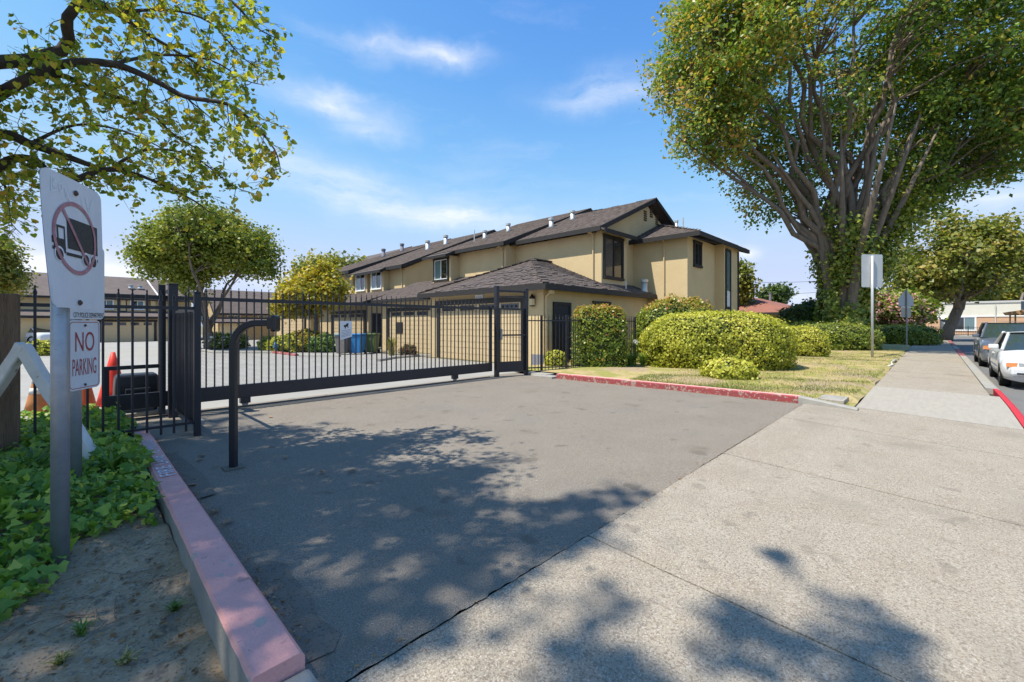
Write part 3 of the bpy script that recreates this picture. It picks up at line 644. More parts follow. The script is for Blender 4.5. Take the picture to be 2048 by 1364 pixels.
# ================================================================ signs on the right seen from behind
s4 = thing('street_sign', 'blank grey back of a large rectangular sign on a post in the lawn', 'sign', (25.15, 2.08, 0))
rv = Vector((sa, -ca, 0)); tilt = Vector((.72, -.69, 0)).normalized(); cc = Vector((25.2, 2.06, 0)); nb = Vector((-tilt.y, tilt.x, 0)) * -1
rplate(lambda x, y, off=0: cc + tilt * (x - .49) + nb * (-off) + Z(3.15 + y) + tilt * .05, .98, 1.47, .06, 'plate', 'sign_back', s4)
pq = cc - nb * -.03 - Vector((.03, .03, 0)); MB().tube([(pq.x - .0, pq.y, -.05), (pq.x, pq.y, 2.4), (pq.x, pq.y, 4.55)], .05, 12).build('pole', 'sign_back', s4, smooth=True)
s5 = thing('crossing_sign', 'grey back of a house shaped sign with a small plate below on a far post', 'sign', (39, 1.38, 0))
c5 = Vector((39, 1.38, 0)); t5 = Vector((.72, -.69, 0)).normalized()
pent = [(-.51, 2.7), (.51, 2.7), (.51, 3.2), (0, 3.78), (-.51, 3.2)]
MB().prism([c5 + t5 * a + Z(b) for a, b in pent], Vector((.01, .01, 0))).build('upper_plate', 'sign_back', s5)
MB().prism([c5 + t5 * a + Z(b) for a, b in ((-.34, 2.58), (.34, 2.58), (.34, 2.68), (-.34, 2.68))], Vector((.01, .01, 0))).build('strip_plate', 'sign_white', s5)
MB().prism([c5 + t5 * a + Z(b) for a, b in ((-.34, 1.95), (.34, 1.95), (.34, 2.56), (-.34, 2.56))], Vector((.01, .01, 0))).build('lower_plate', mat('sign_tan', (.55, .49, .4), .6), s5)
MB().tube([c5 - Vector((.03, .03, 0)), c5 - Vector((.03, .03, 0)) + Z(3.85)], .04, 10).build('pole', 'galv_bar', s5)
# ================================================================ buildings
mat('stucco', (.62, .475, .27), .95, (.55, .42, .235), 1.2, (.3, .7), bump=.9, bs=22, speck=[(45, .62, .1, (.56, .45, .25), .4), (.45, .58, .25, (.47, .36, .2), .4)])
mat('stucco_trim', (.6, .46, .27), .8)
mat('dark_trim', (.022, .02, .02), .6, (.032, .028, .026), 8, (.3, .7))
mat('dark_blue', (.016, .018, .03), .55, (.022, .024, .036), 8, (.3, .7))
mat('shingle', (.125, .1, .089), .95, (.08, .064, .058), 5, (.3, .7), bump=.6, bs=60, speck=[(90, .6, .1, (.23, .185, .16), .6)])
mat('shingle_far', (.15, .118, .103), .95, (.11, .088, .08), 1.2, (.3, .7), bump=.6, bs=20, speck=[(9, .58, .1, (.19, .155, .14), .6)], stretch=(1, 1, 3))
mat('garage_paint', (.6, .46, .27), .7, (.55, .42, .245), 3, (.3, .7))
mat('vinyl', (.78, .78, .77), .4)
mat('base_grey', (.2, .2, .23), .85)
glassmat('glass_dark', (.018, .02, .022)); glassmat('glass_teal', (.13, .2, .21), .12); mat('blind', (.12, .1, .085), .6)
mat('vent_metal', (.62, .62, .6), .45, (.5, .5, .48), 8, (.3, .7), metal=.5)
SH = []
for k in range(3):
    r = random.Random(k); t0, t1 = .012 + .006 * k, .024 + .008 * k
    mb = MB().hexa([(-.5, 0, 0), (.5, 0, 0), (.5, 1, 0), (-.5, 1, 0), (-.48, 0, t1), (.49, .02 * k, t1), (.5, 1, t0), (-.5, 1, t0)])
    me = bpy.data.meshes.new('shingle'); me.from_pydata(mb.v, [], mb.f); me.materials.append(MATS['shingle']); SH.append(me)
def roof(par, A, B, C, D, m='shingle', th=.09, expo=.21, tabs=True, solo=0, fas=(1, 1, 0, 1), fh=.17, sw_=.3, nm='roof'):
    """A,B eave ends, C above B, D above A. fas: fascia on (eave AB, BC, CD, DA)"""
    A, B, C, D = [Vector(p) for p in (A, B, C, D)]
    nrm = (B - A).cross((D - A) if (D - A).length > .01 else (C - A)).normalized()
    if nrm.z < 0: nrm = -nrm
    o = MB().prism([A, B, C, D] if (C - D).length > .02 else [A, B, C], -nrm * th).build(nm, m, par)
    for e, (p, q) in zip(fas, ((A, B), (B, C), (C, D), (D, A))):
        if not e or (p - q).length < .02: continue
        cen = (A + B + C + D) / 4; mid = (p + q) / 2; d = (q - p).normalized()
        side = d.cross(Vector((0, 0, 1))).normalized()
        if side.dot(mid - cen) < 0: side = -side
        up = side.cross(d); up = up if up.z > 0 else -up
        MB().obox(mid + side * .022 - up * (fh / 2 - .012), d, side, up, (q - p).length / 2 + .02, .02, fh / 2).build('fascia', 'dark_trim', par)
    if not tabs: return o
    ln = ((D + C) / 2 - (A + B) / 2).length; nc = max(1, int(ln / expo)); solos = []; V = []; F = []
    for j in range(nc):
        s = j / nc; l_ = A.lerp(D, s); r_ = B.lerp(C, s); wid = (r_ - l_).length
        if wid < .15: continue
        u = (r_ - l_).normalized(); vup = nrm.cross(u); vup = vup if vup.z > 0 else -vup
        x = -random.uniform(0, sw_)
        while x < wid:
            w_ = random.uniform(.7, 1.3) * sw_; x0, x1 = max(x, 0), min(x + w_, wid); x += w_
            if x1 - x0 < .05: continue
            t = random.uniform(.016, .038); dv = random.uniform(-.03, .03) * (expo / .21); g = .006
            e1 = expo * 1.12
            base = l_ + u * ((x0 + x1) / 2) + vup * dv + nrm * .004
            solos.append((base, u, vup, (x1 - x0 - 2 * g), e1, t))
    solos.sort(key=lambda q: q[0].length)
    for k, (base, u, vup, w_, e1, t) in enumerate(solos):
        if k < solo:
            so_ = link('shingle', SH[k % 3], o); so_.matrix_basis = Matrix.Translation(base - worg(par)) @ Matrix((u, vup, nrm)).transposed().to_4x4() @ Matrix.Diagonal((w_, e1, t / .024, 1))
        else:
            b = len(V); h = w_ / 2
            V += [base - u * h, base + u * h, base + u * h + vup * e1, base - u * h + vup * e1, base - u * h + nrm * t, base + u * h + nrm * t, base + u * h + vup * e1 + nrm * .008, base - u * h + vup * e1 + nrm * .008]
            F += [[b + i for i in q] for q in ((4, 5, 6, 7), (0, 1, 5, 4), (1, 2, 6, 5), (3, 0, 4, 7))]
    if V: npmesh('shingle_courses', np.array([tuple(v) for v in V]), F, MATS['shingle'], o, kind='stuff')
    return o
Zv = Vector((0, 0, 1))
def window(par, c, u, n, wd, ht, trim='dark_trim', frame='vinyl', panes=('glass_dark', 'glass_teal'), tr=.1, sill=True, blinds=False, horiz=True):
    c, u, n = Vector(c), Vector(u), Vector(n); mb = MB(); t = .035
    mb.obox(c + Zv * (ht / 2 + tr / 2) + n * t, u, Zv, n, wd / 2 + tr + .03, tr / 2, t + .012)
    mb.obox(c - Zv * (ht / 2 + tr / 2) + n * t, u, Zv, n, wd / 2 + tr + .02, tr / 2, t + (.03 if sill else .008))
    for s in (-1, 1): mb.obox(c + u * s * (wd / 2 + tr / 2) + n * t, u, Zv, n, tr / 2, ht / 2, t)
    o = mb.build('window', trim, par); mb = MB(); f = .045
    for s in (-1, 1):
        mb.obox(c + u * s * (wd / 2 - f / 2) + n * .025, u, Zv, n, f / 2, ht / 2, .024); mb.obox(c + Zv * s * (ht / 2 - f / 2) + n * .025, u, Zv, n, wd / 2 - f, f / 2, .022)
    mb.obox(c + n * .025, u, Zv, n, f / 2, ht / 2 - f, .026); mb.build('frame', frame, o)
    for s, pm_ in zip((-1, 1), panes):
        MB().obox(c + u * s * (wd / 4) + n * (.012 + .006 * s), u, Zv, n, wd / 4 - f * .6, ht / 2 - f, .006).build('pane', pm_, o)
    if blinds:
        mb = MB(); k = -ht / 2 + .07
        while k < ht / 2 - .05: mb.obox(c - u * (wd / 4) + n * .0145 + Zv * k, u, Zv, n, wd / 4 - f, .012, .004); k += .05
        mb.build('blind', 'blind', o)
    return o
def downspout(par, x, y, z0, z1, m='stucco_trim', off=(-1, 0)):
    mb = MB().tube([(x + off[0] * .25, y + off[1] * .25, z1), (x + off[0] * .05, y + off[1] * .05, z1 - .16), (x + off[0] * .05, y + off[1] * .05, z0)], .035, 8)
    mb.box(x + off[0] * .3 - .07, x + off[0] * .3 + .07, y + off[1] * .3 - .07, y + off[1] * .3 + .07, z1 - .06, z1 + .05); return mb.build('downspout', m, par)
def vent(par, x, y, z, h=.45, r=.09, m='vent_metal'):
    o = MB().lathe((x, y, z - .05), [(r * 1.5, 0), (r * 1.05, .12), (r, h * .8)], 12).build('roof_vent', m, par, smooth=True)
    MB().lathe((x, y, z - .05 + h * .8), [(r * 1.25, 0), (r * 1.3, h * .2), (r * 1.0, h * .23)], 12).build('cap', m, o); return o
def garage(par, X, y0, y1, zt, u=Vector((0, 1, 0)), n=Vector((-1, 0, 0)), o0=None, rows=8, grille=True, z0=0):
    """garage door in a wall facing n; y0,y1 distances along u from o0"""
    o0 = o0 or Vector((X, 0, 0)); wd = y1 - y0; mid = o0 + u * ((y0 + y1) / 2)
    mb = MB()
    for y in (y0 - .1, y1 + .1): mb.obox(o0 + u * y + Zv * (z0 + zt / 2) + n * .05, u, Zv, n, .1, zt / 2, .05)
    mb.obox(mid + Zv * (z0 + zt + .1) + n * .055, u, Zv, n, wd / 2 + .25, .1, .06)
    d = mb.build('garage_door', 'dark_trim', par)
    hb = (zt - .02) / (rows + 1.2)
    for k in range(rows): MB().obox(mid + Zv * (z0 + .01 + hb * (k + .5)) + n * .02, u, Zv, n, wd / 2, hb / 2 - .008, .02).build('panel', 'garage_paint', d)
    zb = z0 + .01 + hb * rows; ht = zt - .01 - hb * rows
    MB().obox(mid + Zv * (zb + ht / 2) + n * .016, u, Zv, n, wd / 2, ht / 2 - .004, .016).build('panel', 'garage_paint', d)
    for k in range(4):
        c = mid + u * (wd * (-.375 + .25 * k)) + Zv * (zb + ht / 2) + n * .036
        p = MB().obox(c, u, Zv, n, wd / 8 - .16, ht / 2 - .05, .006).build('pane', 'glass_dark', d)
    if grille:
        mb = MB()
        for k in range(4):
            c = mid + u * (wd * (-.375 + .25 * k)) + Zv * (zb + ht / 2) + n * .046; hw_ = wd / 8 - .16
            for i in range(9):
                a = -hw_ + 2 * hw_ * i / 8; mb.obox(c + u * a, u, Zv, n, .007, ht / 2 - .05, .005)
            for i in range(4): mb.lathe(c + u * (-hw_ + 2 * hw_ * (i + .5) / 4), [(.07, 0), (.07, .008), (.055, .008), (.055, 0)], 10, n)
        mb.build('grille', mat('grille_grey', (.12, .12, .13), .6), d)
    return d
def gable_body(par, x0, x1, xr, y0, y1, ze, zr, name='wall', zb=-.1, ze2=None):
    ze2 = ze2 or ze
    return MB().prism([(x0, y0, zb), (x1, y0, zb), (x1, y0, ze2), (xr, y0, zr), (x0, y0, ze)], (0, y1 - y0, 0)).build(name, 'stucco', par)
# ---------------- near townhouse
hA = thing('townhouse', 'near tan stucco townhouse with hipped garage roof right behind the pedestrian gate', 'house', (11.7, 9.84, 0))
MB().box(11.7, 21.0, 9.84, 16.6, -.1, 2.72).build('garage_wall', 'stucco', hA)
MB().box(11.675, 11.9, 9.815, 10.4, -.1, .42).build('plinth', 'base_grey', hA)
e = 2.86; ap = (14.95, 13.2, 4.42)
roof(hA, (11.3, 17.0, e), (11.3, 9.4, e), ap, ap, solo=170, fas=(1, 0, 0, 0), fh=.2)
roof(hA, (11.3, 9.4, e), (21.6, 9.4, e), (21.6, 13.2, 4.42), ap, solo=130, fas=(1, 0, 0, 0), fh=.2)
roof(hA, (18, 17.0, e), (11.3, 17.0, e), ap, (18, 13.2, 4.42), fas=(1, 0, 0, 0), fh=.2)
o = MB()
for p, q in (((11.3, 9.4, e), ap), ((11.3, 17, e), ap)):
    p, q = Vector(p), Vector(q)
    for k in range(16):
        c = p.lerp(q, (k + .5) / 16); o.beam(c - (q - p) / 33 + Zv * (.06 + .012 * (k % 3)), c + (q - p) / 34 + Zv * (.035 + .012 * (k % 2)), .22 + .03 * (k % 2), .03)
o.beam((14.9, 13.2, 4.48), (16.2, 13.2, 4.48), .25, .05)
o.build('ridge_cap', 'shingle', hA)
garage(hA, 11.7, 10.85, 15.8, 2.32)
# lamp, number plate, side door and window
lo = MB().lathe((11.6, 10.28, 2.12), [(.06, 0), (.1, .03), (.1, .3), (.12, .31), (.04, .42), (.015, .46)], 6).build('wall_lamp', mat('bronze', (.06, .05, .04), .4, metal=.6), hA)
mat('lamp_glass', (.62, .5, .28), .3)
MB().lathe((11.6, 10.28, 2.17), [(.103, 0), (.103, .22)], 6).build('lamp_glass', 'lamp_glass', lo)
MB().box(11.655, 11.7, 12.95, 13.42, 2.5, 2.68).build('number_plate', 'sign_white', hA); lettering('3440', (.06, .41, .045, .135), lambda u, v: (11.652, 13.42 - u, 2.5 + v), MATS['sign_grey'], hA, 'house_number')
def door(par, c, u, n, wd, ht):
    c, u, n = Vector(c), Vector(u), Vector(n); mb = MB()
    for s in (-1, 1): mb.obox(c + u * s * (wd / 2 + .05) + Zv * (ht / 2) + n * .03, u, Zv, n, .05, ht / 2, .03)
    mb.obox(c + Zv * (ht + .05) + n * .03, u, Zv, n, wd / 2 + .1, .05, .032); o = mb.build('door', 'dark_trim', par)
    MB().obox(c + Zv * (ht / 2) + n * .012, u, Zv, n, wd / 2, ht / 2 - .003, .012).build('leaf', 'dark_blue', o)
    for s in (-1, 1):
        for z in (.28, .7): MB().obox(c + u * s * wd / 4 + Zv * (ht * z) + n * .026, u, Zv, n, wd / 6, ht * .16, .004).build('panel', 'dark_blue', o)
    MB().lathe(c + u * (wd * .42) + Zv * 1.0 + n * .03, [(.03, 0), (.012, .02), (.03, .05)], 10, n).build('handle', 'galv_bar', o); return o
UX = Vector((1, 0, 0)); NY = Vector((0, -1, 0)); UY = Vector((0, 1, 0)); NX = Vector((-1, 0, 0))
t_ = lambda px, Y: (lambda t: Y * (ca + t * sa) / (sa - t * ca))((px - 1024) / 870)
door(hA, ((t_(1110, 9.84) + t_(1136, 9.84)) / 2, 9.84, 0), UX, NY, .85, 2.2)
window(hA, ((t_(1183, 9.84) + t_(1221, 9.84)) / 2, 9.84, 1.75), UX, NY, 1.05, 1.15, frame='dark_trim', panes=('glass_teal', 'sign_white'))
downspout(hA, 11.78, 9.84, .1, 2.62, off=(0, -1))
# unit one body and roof
gable_body(hA, 16.2, 25.6, 20.9, 10.6, 15.5, 5.5, 7.56)
roof(hA, (15.8, 15.5, 5.65), (15.8, 10.15, 5.65), (20.9, 10.15, 7.88), (20.9, 15.5, 7.88), expo=.26, sw_=.4, fas=(1, 1, 0, 0), fh=.2)
roof(hA, (26, 10.15, 5.65), (26, 15.5, 5.65), (20.9, 15.5, 7.9), (20.9, 10.15, 7.9), expo=.3, sw_=.5, fas=(1, 0, 0, 1), fh=.2)
# box bay with a big window at the gable corner
MB().box(16.2, 18.35, 10.35, 10.6, 3.0, 5.55).build('wall', 'stucco', hA)
roof(hA, (15.8, 9.95, 5.54), (18.6, 9.95, 5.54), (18.6, 10.6, 5.8), (15.8, 10.6, 5.8), tabs=False, fas=(1, 1, 0, 0), fh=.17)
window(hA, (17.15, 10.35, 4.45), UX, NY, 1.45, 1.75, frame='dark_trim', panes=('glass_dark', 'glass_dark'), blinds=True)
for px, py in ((1290, 432), (1302, 425), (1313, 440)):
    t = (px - 1024) / 870; d = 10.6 / (sa - t * ca); c = Vector((d * (ca + t * sa), 10.6, 1.5 - (py - 648) / 870 * d)); mb = MB()
    for k in range(5): mb.obox(c + NY * .02 + Zv * (.22 - .11 * k), UX, Zv, NY, .14, .035, .02)
    mb.build('gable_vent', mat('vent_brown', (.09, .065, .045), .8), hA)
downspout(hA, 16.2, 10.75, 3.4, 5.5)
# wing towards the street
MB().box(19.4, 25.4, 7.93, 10.62, -.1, 5.45).build('wall', 'stucco', hA)
MB().box(22.8, 25.1, 7.5, 7.95, -.1, 5.47).build('wall', 'stucco', hA)
roof(hA, (19.0, 10.62, 5.5), (19.0, 7.25, 5.5), (22.2, 10.6, 6.8), (22.2, 10.62, 6.8), expo=.26, sw_=.4, fas=(1, 0, 0, 1), fh=.2)
roof(hA, (19.0, 7.25, 5.5), (25.9, 7.25, 5.5), (25.9, 10.6, 6.8), (22.2, 10.6, 6.8), expo=.3, sw_=.4, fas=(1, 1, 0, 0), fh=.2)
tx = lambda px, Y, py: (lambda t: (lambda d: Vector((d * (ca + t * sa), Y, 1.5 - (py - 648) / 870 * d)))(Y / (sa - t * ca)))((px - 1024) / 870)
c = tx(1394, 7.93, 509); window(hA, c, UX, NY, .72, 1.02, frame='dark_trim', panes=('glass_dark', 'glass_dark'))
mb = MB(); a, b = tx(1451, 7.5, 500), tx(1459.5, 7.5, 500)
for X in (a.x, b.x): mb.box(X - .06, X + .06, 7.44, 7.5, -.05, 5.25)
for z in (5.2, 2.3, 1.05, .0): mb.box(a.x + .06, b.x - .06, 7.445, 7.5, z - .07, z + .07)
o = mb.build('window', 'dark_trim', hA, label='tall narrow stair window strip')
for z0, z1, m in ((3.2, 5.13, 'glass_teal'), (2.37, 3.15, 'sign_white'), (1.12, 2.23, 'stucco_trim'), (.07, .98, 'glass_dark')): MB().box(a.x + .06, b.x - .06, 7.47, 7.494, z0, z1).build('pane', m, o)
MB().tube([(24.85, 7.46, .1), (24.85, 7.46, 5.3)], .04, 8).build('downspout', 'dark_trim', hA)
downspout(hA, 19.4, 9.0, 2.9, 5.45)
for px, py, X in ((1290, 570, 17.9),): vent(hA, 18.9, 9.75, 3.02, .6, .14)
vent(hA, 21.4, 9.3, 6.25, .5, .07); MB().tube([(20.3, 8.5, 5.9), (20.3, 8.5, 6.5)], .03).build('vent_pipe', 'vent_metal', hA); MB().tube([(17.3, 9.8, 2.95), (17.3, 9.8, 3.4)], .025).build('vent_pipe', 'vent_metal', hA)
for x, y in ((19.2, 14.1), (18.0, 14.6)): vent(hA, x, y, 5.65 + (x - 15.8) * .437, .55, .12)
# ---------------- unit two
gable_body(hA, 15.5, 29, 22.5, 15.5, 20.9, 5.45, 8.35)
roof(hA, (15.0, 21.2, 5.55), (15.0, 15.15, 5.55), (22.5, 15.15, 8.6), (22.5, 21.2, 8.6), expo=.26, sw_=.45, fas=(1, 1, 0, 1), fh=.2)
roof(hA, (30, 15.15, 5.6), (30, 21.2, 5.6), (22.5, 21.2, 8.62), (22.5, 15.15, 8.62), tabs=False, fas=(1, 0, 0, 0))
MB().box(14.9, 15.5, 19.2, 20.9, 3.0, 5.3).build('wall', 'stucco', hA)
roof(hA, (14.4, 21.2, 5.3), (14.4, 19.0, 5.3), (15.05, 19.0, 5.56), (15.05, 21.2, 5.56), tabs=False, fas=(1, 1, 0, 1), fh=.15)
window(hA, (14.9, 20.08, 4.58), UY, NX, 1.2, 1.12, panes=('glass_dark', 'glass_teal'), trim='dark_trim')
downspout(hA, 15.5, 15.7, 3.9, 5.4); 
for x, y in ((17.6, 19.4), (18.9, 18.7)): vent(hA, x, y, 5.55 + (x - 15) * .407, .55, .12)
MB().tube([(17.3, 20, 6.4), (17.3, 20, 7.2)], .03).build('vent_pipe', 'vent_metal', hA)
# second garage
MB().box(12.9, 18, 16.6, 23.2, -.1, 2.72).build('garage_wall', 'stucco', hA)
roof(hA, (12.5, 23.6, 2.86), (12.5, 17.0, 2.86), (15.5, 17.0, 4.1), (15.5, 23.6, 4.1), expo=.24, sw_=.4, fas=(1, 0, 0, 1), fh=.2)
garage(hA, 12.9, 17.0, 22.2, 2.2)
MB().box(12.82, 12.9, 20.8, 21.5, 1.0, 1.6).build('meter_box', 'dark_trim', hA)
# ---------------- second townhouse
hB = thing('townhouse', 'second tan townhouse with twin white bay windows beyond the near townhouse', 'house', (14, 26.1, 0))
gable_body(hB, 16.3, 33, 24.3, 26.1, 33.2, 5.35, 8.9)
roof(hB, (15.8, 33.4, 5.5), (15.8, 25.7, 5.5), (24.3, 25.7, 9.15), (24.3, 33.4, 9.15), expo=.3, sw_=.5, fas=(1, 1, 0, 1), fh=.24)
roof(hB, (33, 25.7, 5.5), (33, 33.4, 5.5), (24.3, 33.4, 9.17), (24.3, 25.7, 9.17), tabs=False, fas=(1, 0, 0, 1))
gable_body(hB, 16.0, 36, 25.5, 33.2, 41, 5.55, 9.3)
roof(hB, (15.5, 41.2, 5.7), (15.5, 32.9, 5.7), (25.5, 32.9, 9.6), (25.5, 41.2, 9.6), expo=.4, sw_=.6, fas=(1, 1, 0, 1), fh=.24)
gable_body(hB, 16.5, 36, 26.3, 41, 50, 5.7, 9.6)
roof(hB, (16, 50.2, 5.8), (16, 40.8, 5.8), (26.3, 40.8, 9.95), (26.3, 50.2, 9.95), tabs=False, fas=(1, 1, 0, 1), fh=.24)
for y0, y1 in ((28.1, 30.05), (30.5, 32.5)):
    MB().box(15.8, 16.3, y0, y1, 3.2, 5.3).build('wall', 'stucco', hB); window(hB, (15.8, (y0 + y1) / 2, 4.7), UY, NX, 1.35, 1.3, trim='vinyl', tr=.06)
roof(hB, (15.35, 33, 5.3), (15.35, 27.8, 5.3), (16, 27.8, 5.6), (16, 33, 5.6), tabs=False, fas=(1, 1, 0, 1), fh=.2)
downspout(hB, 16.3, 26.4, 3.7, 5.4)
MB().box(13.6, 17, 26.1, 34, -.1, 2.75).build('garage_wall', 'stucco', hB)
roof(hB, (13.1, 34, 2.9), (13.1, 25.75, 2.9), (16.3, 25.75, 4.0), (16.3, 34, 4.0), expo=.3, sw_=.5, fas=(1, 1, 0, 1), fh=.2)
garage(hB, 13.6, 26.6, 31.3, 2.2); door(hB, (14.35, 26.1, -.05), UX, NY, .9, 2.15)
MB().box(13.0, 17, 34.02, 42, -.1, 2.75).build('garage_wall', 'stucco', hB)
roof(hB, (12.6, 42, 2.9), (12.6, 34.0, 2.9), (16, 34.0, 4.1), (16, 42, 4.1), tabs=False, fas=(1, 1, 0, 1), fh=.2)
garage(hB, 13.0, 35, 39.8, 2.2)
for x, y in ((20.3, 29.2), (21.2, 28.0), (20.8, 37), (22.4, 36.4)): vent(hB, x, y, (5.5 + (x - 15.8) * .43) if y < 33 else (5.7 + (x - 15.5) * .39), .8, .16, 'base_grey' if y > 33 else 'vent_metal')
# ---------------- far row across the court
hC = thing('townhouse_row', 'low tan townhouse row with long grey roof across the parking court', 'house', (0, 54, -.15))
MB().box(-30, 9.2, 54, 66, -.4, 2.3).build('wall', 'stucco', hC); MB().box(-30, 9.2, 55.6, 66, 2.3, 4.0).build('wall', 'stucco', hC)
mC = 'shingle_far'
roof(hC, (-30.4, 53.5, 2.2), (9.6, 53.5, 2.2), (9.6, 55.6, 2.75), (-30.4, 55.6, 2.75), m=mC, tabs=False, fas=(1, 1, 0, 0), fh=.22)
roof(hC, (-30.4, 55.1, 3.95), (9.6, 55.1, 3.95), (9.6, 60.5, 6.35), (-30.4, 60.5, 6.35), m=mC, tabs=False, fas=(1, 1, 0, 0), fh=.2)
roof(hC, (9.6, 66, 3.95), (-30.4, 66, 3.95), (-30.4, 60.5, 6.36), (9.6, 60.5, 6.36), m=mC, tabs=False, fas=(1, 0, 0, 1), fh=.2)
NYv = NY
for x0, x1 in ((2.3, 6.0), (-9.5, -5.8), (-16, -12)): garage(hC, 0, x0, x1, 1.85, UX, NY, Vector((0, 54, 0)), rows=5, grille=False, z0=-.15)
for x in (2.7, 4.9, -5, -8, -11): 
    MB().box(x - .75, x + .75, 55.3, 55.62, 2.7, 3.9).build('wall', 'stucco', hC); window(hC, (x, 55.3, 3.32), UX, NY, .95, .85, trim='vinyl', tr=.05)
    MB().box(x + 1.0, x + 1.35, 55.2, 55.6, 2.75, 3.93).build('chimney_chase', 'stucco', hC)
for x in (4.6, 5.3, -3.5): vent(hC, x, 57.5, 5.05, .4, .17)
MB().beam((6.6, 55.2, 4.08), (6.0, 60.4, 6.42), .12, .05).build('flashing', 'vinyl', hC)
hD = thing('gabled_house', 'small gabled tan house seen through the gate behind the round tree', 'house', (14, 52, -.1))
MB().prism([(10.8, 52, -.3), (10.8, 59, -.3), (10.8, 59, 2.7), (10.8, 55.5, 5.0), (10.8, 52, 2.7)], (9, 0, 0)).build('wall', 'stucco', hD)
roof(hD, (10.4, 51.6, 2.6), (20, 51.6, 2.6), (20, 55.5, 5.2), (10.4, 55.5, 5.2), m=mC, tabs=False, fas=(1, 1, 0, 1), fh=.2)
roof(hD, (20, 59.4, 2.6), (10.4, 59.4, 2.6), (10.4, 55.5, 5.21), (20, 55.5, 5.21), m=mC, tabs=False, fas=(1, 1, 0, 1), fh=.2)
for x in (12.2, 15): window(hD, (x, 52, 1.9), UX, NY, 1.1, 1.0, trim='vinyl', tr=.06)
roof(hD, (9.5, 50.6, 1.7), (18, 50.6, 1.7), (18, 52, 2.2), (9.5, 52, 2.2), m=mC, tabs=False, fas=(1, 1, 0, 1), fh=.15)
MB().box(11.0, 12.2, 50.8, 52, -.2, 1.7).build('porch_wall', 'stucco', hD)
# ---------------- neighbour with the red roof, school building across the street
hN = thing('neighbour_house', 'low yellow green house with a red brown hip roof behind the hedges', 'house', (46, 11, 0))
mat('red_shingle', (.3, .125, .085), .95, (.22, .09, .065), 2, (.3, .7), bump=.6, bs=18, speck=[(10, .58, .1, (.36, .17, .12), .5)])
mat('yellow_wall', (.42, .4, .16), .9, (.36, .34, .13), 1.5, (.3, .7))
MB().box(41, 58, 8.2, 24, -.1, 2.35).build('wall', 'yellow_wall', hN)
zn, zr = 2.45, 4.25
roof(hN, (40.4, 24.6, zn), (40.4, 7.6, zn), (47, 13.5, zr), (47, 18.5, zr), m='red_shingle', tabs=False, fas=(1, 0, 0, 0), fh=.18)
roof(hN, (40.4, 7.6, zn), (58.6, 7.6, zn), (52, 13.5, zr), (47, 13.5, zr), m='red_shingle', tabs=False, fas=(1, 0, 0, 0), fh=.18)
roof(hN, (58.6, 7.6, zn), (58.6, 24.6, zn), (52, 18.5, zr), (52, 13.5, zr), m='red_shingle', tabs=False, fas=(1, 0, 0, 0), fh=.18)
roof(hN, (58.6, 24.6, zn), (40.4, 24.6, zn), (47, 18.5, zr), (52, 18.5, zr), m='red_shingle', tabs=False, fas=(1, 0, 0, 0), fh=.18)
for x, y in ((46, 14), (50, 12)): MB().lathe((x, y, 3.9), [(.12, 0), (.12, .7), (.16, .7), (.16, .78)], 10).build('roof_vent', 'base_grey', hN)
sb = thing('school_building', 'long cream and peach flat roofed building across the far street', 'building', (84, -3, 0))
mat('cream', (.66, .63, .53), .9, (.6, .575, .49), .8, (.3, .7)); mat('peach', (.58, .36, .22), .85, (.52, .32, .2), 2, (.3, .7))
MB().box(84, 96, -40, 3.2, -.2, 4.25).build('wall', 'cream', sb)
MB().box(83.9, 96.2, -40.2, 3.4, 4.25, 4.5).build('parapet', mat('parapet', (.5, .49, .46), .8), sb)
for k in range(9): MB().box(83.93 - .006 * (k % 2), 83.999, -40, 1.6, .1 + .26 * k, .1 + .26 * k + .25).build('siding_board', 'peach', sb)
MB().box(83.86, 84, -40, 1.65, 2.45, 2.55).build('trim_board', 'vinyl', sb)
MB().box(83.96, 84, 1.6, 3.2, -.1, 2.4).build('corner_panel', 'sign_white', sb)
window(sb, (83.93, -2.8, 1.55), UY, NX, 2.0, 1.7, trim='vinyl', tr=.12, panes=('glass_teal', 'glass_dark'))
window(sb, (83.96, 2.4, 1.2), UY, NX, .5, 1.1, trim='vinyl', tr=.06, panes=('glass_dark', 'glass_dark'))
MB().tube([(83.85, -5.6, 0), (83.85, -5.6, 4)], .06).build('downspout', 'parapet', sb)
# ================================================================ vegetation
leafmat('leaf_ash', [(0.069, 0.124, 0.022), (0.112, 0.206, 0.034), (0.203, 0.29, 0.05), (0.41, 0.345, 0.061), (0.535, 0.305, 0.083)], .35)
leafmat('leaf_round', [(0.09, 0.137, 0.022), (0.179, 0.223, 0.033), (0.298, 0.31, 0.044), (0.476, 0.371, 0.066)], .3)
leafmat('leaf_yellow', [(0.18, 0.188, 0.022), (0.33, 0.3, 0.038), (0.51, 0.39, 0.045), (0.495, 0.285, 0.045)], .35)
leafmat('leaf_syc', [(0.095, 0.13, 0.022), (0.189, 0.216, 0.043), (0.331, 0.302, 0.065), (0.52, 0.367, 0.108)], .35)
leafmat('leaf_near', [(0.115, 0.189, 0.028), (0.217, 0.27, 0.034), (0.365, 0.366, 0.046), (0.55, 0.448, 0.058), (0.572, 0.283, 0.069)], .5)
leafmat('leaf_mound', [(0.225, 0.252, 0.028), (0.371, 0.386, 0.044), (0.548, 0.522, 0.07), (0.671, 0.586, 0.147)], .3, .5)
leafmat('leaf_hedge', [(0.09, 0.144, 0.021), (0.17, 0.23, 0.032), (0.28, 0.317, 0.044), (0.4, 0.365, 0.088)], .3, .4)
leafmat('leaf_tipred', [(.26, .28, .04), (.36, .28, .05), (.42, .24, .06), (.45, .18, .07)], .35, .4)
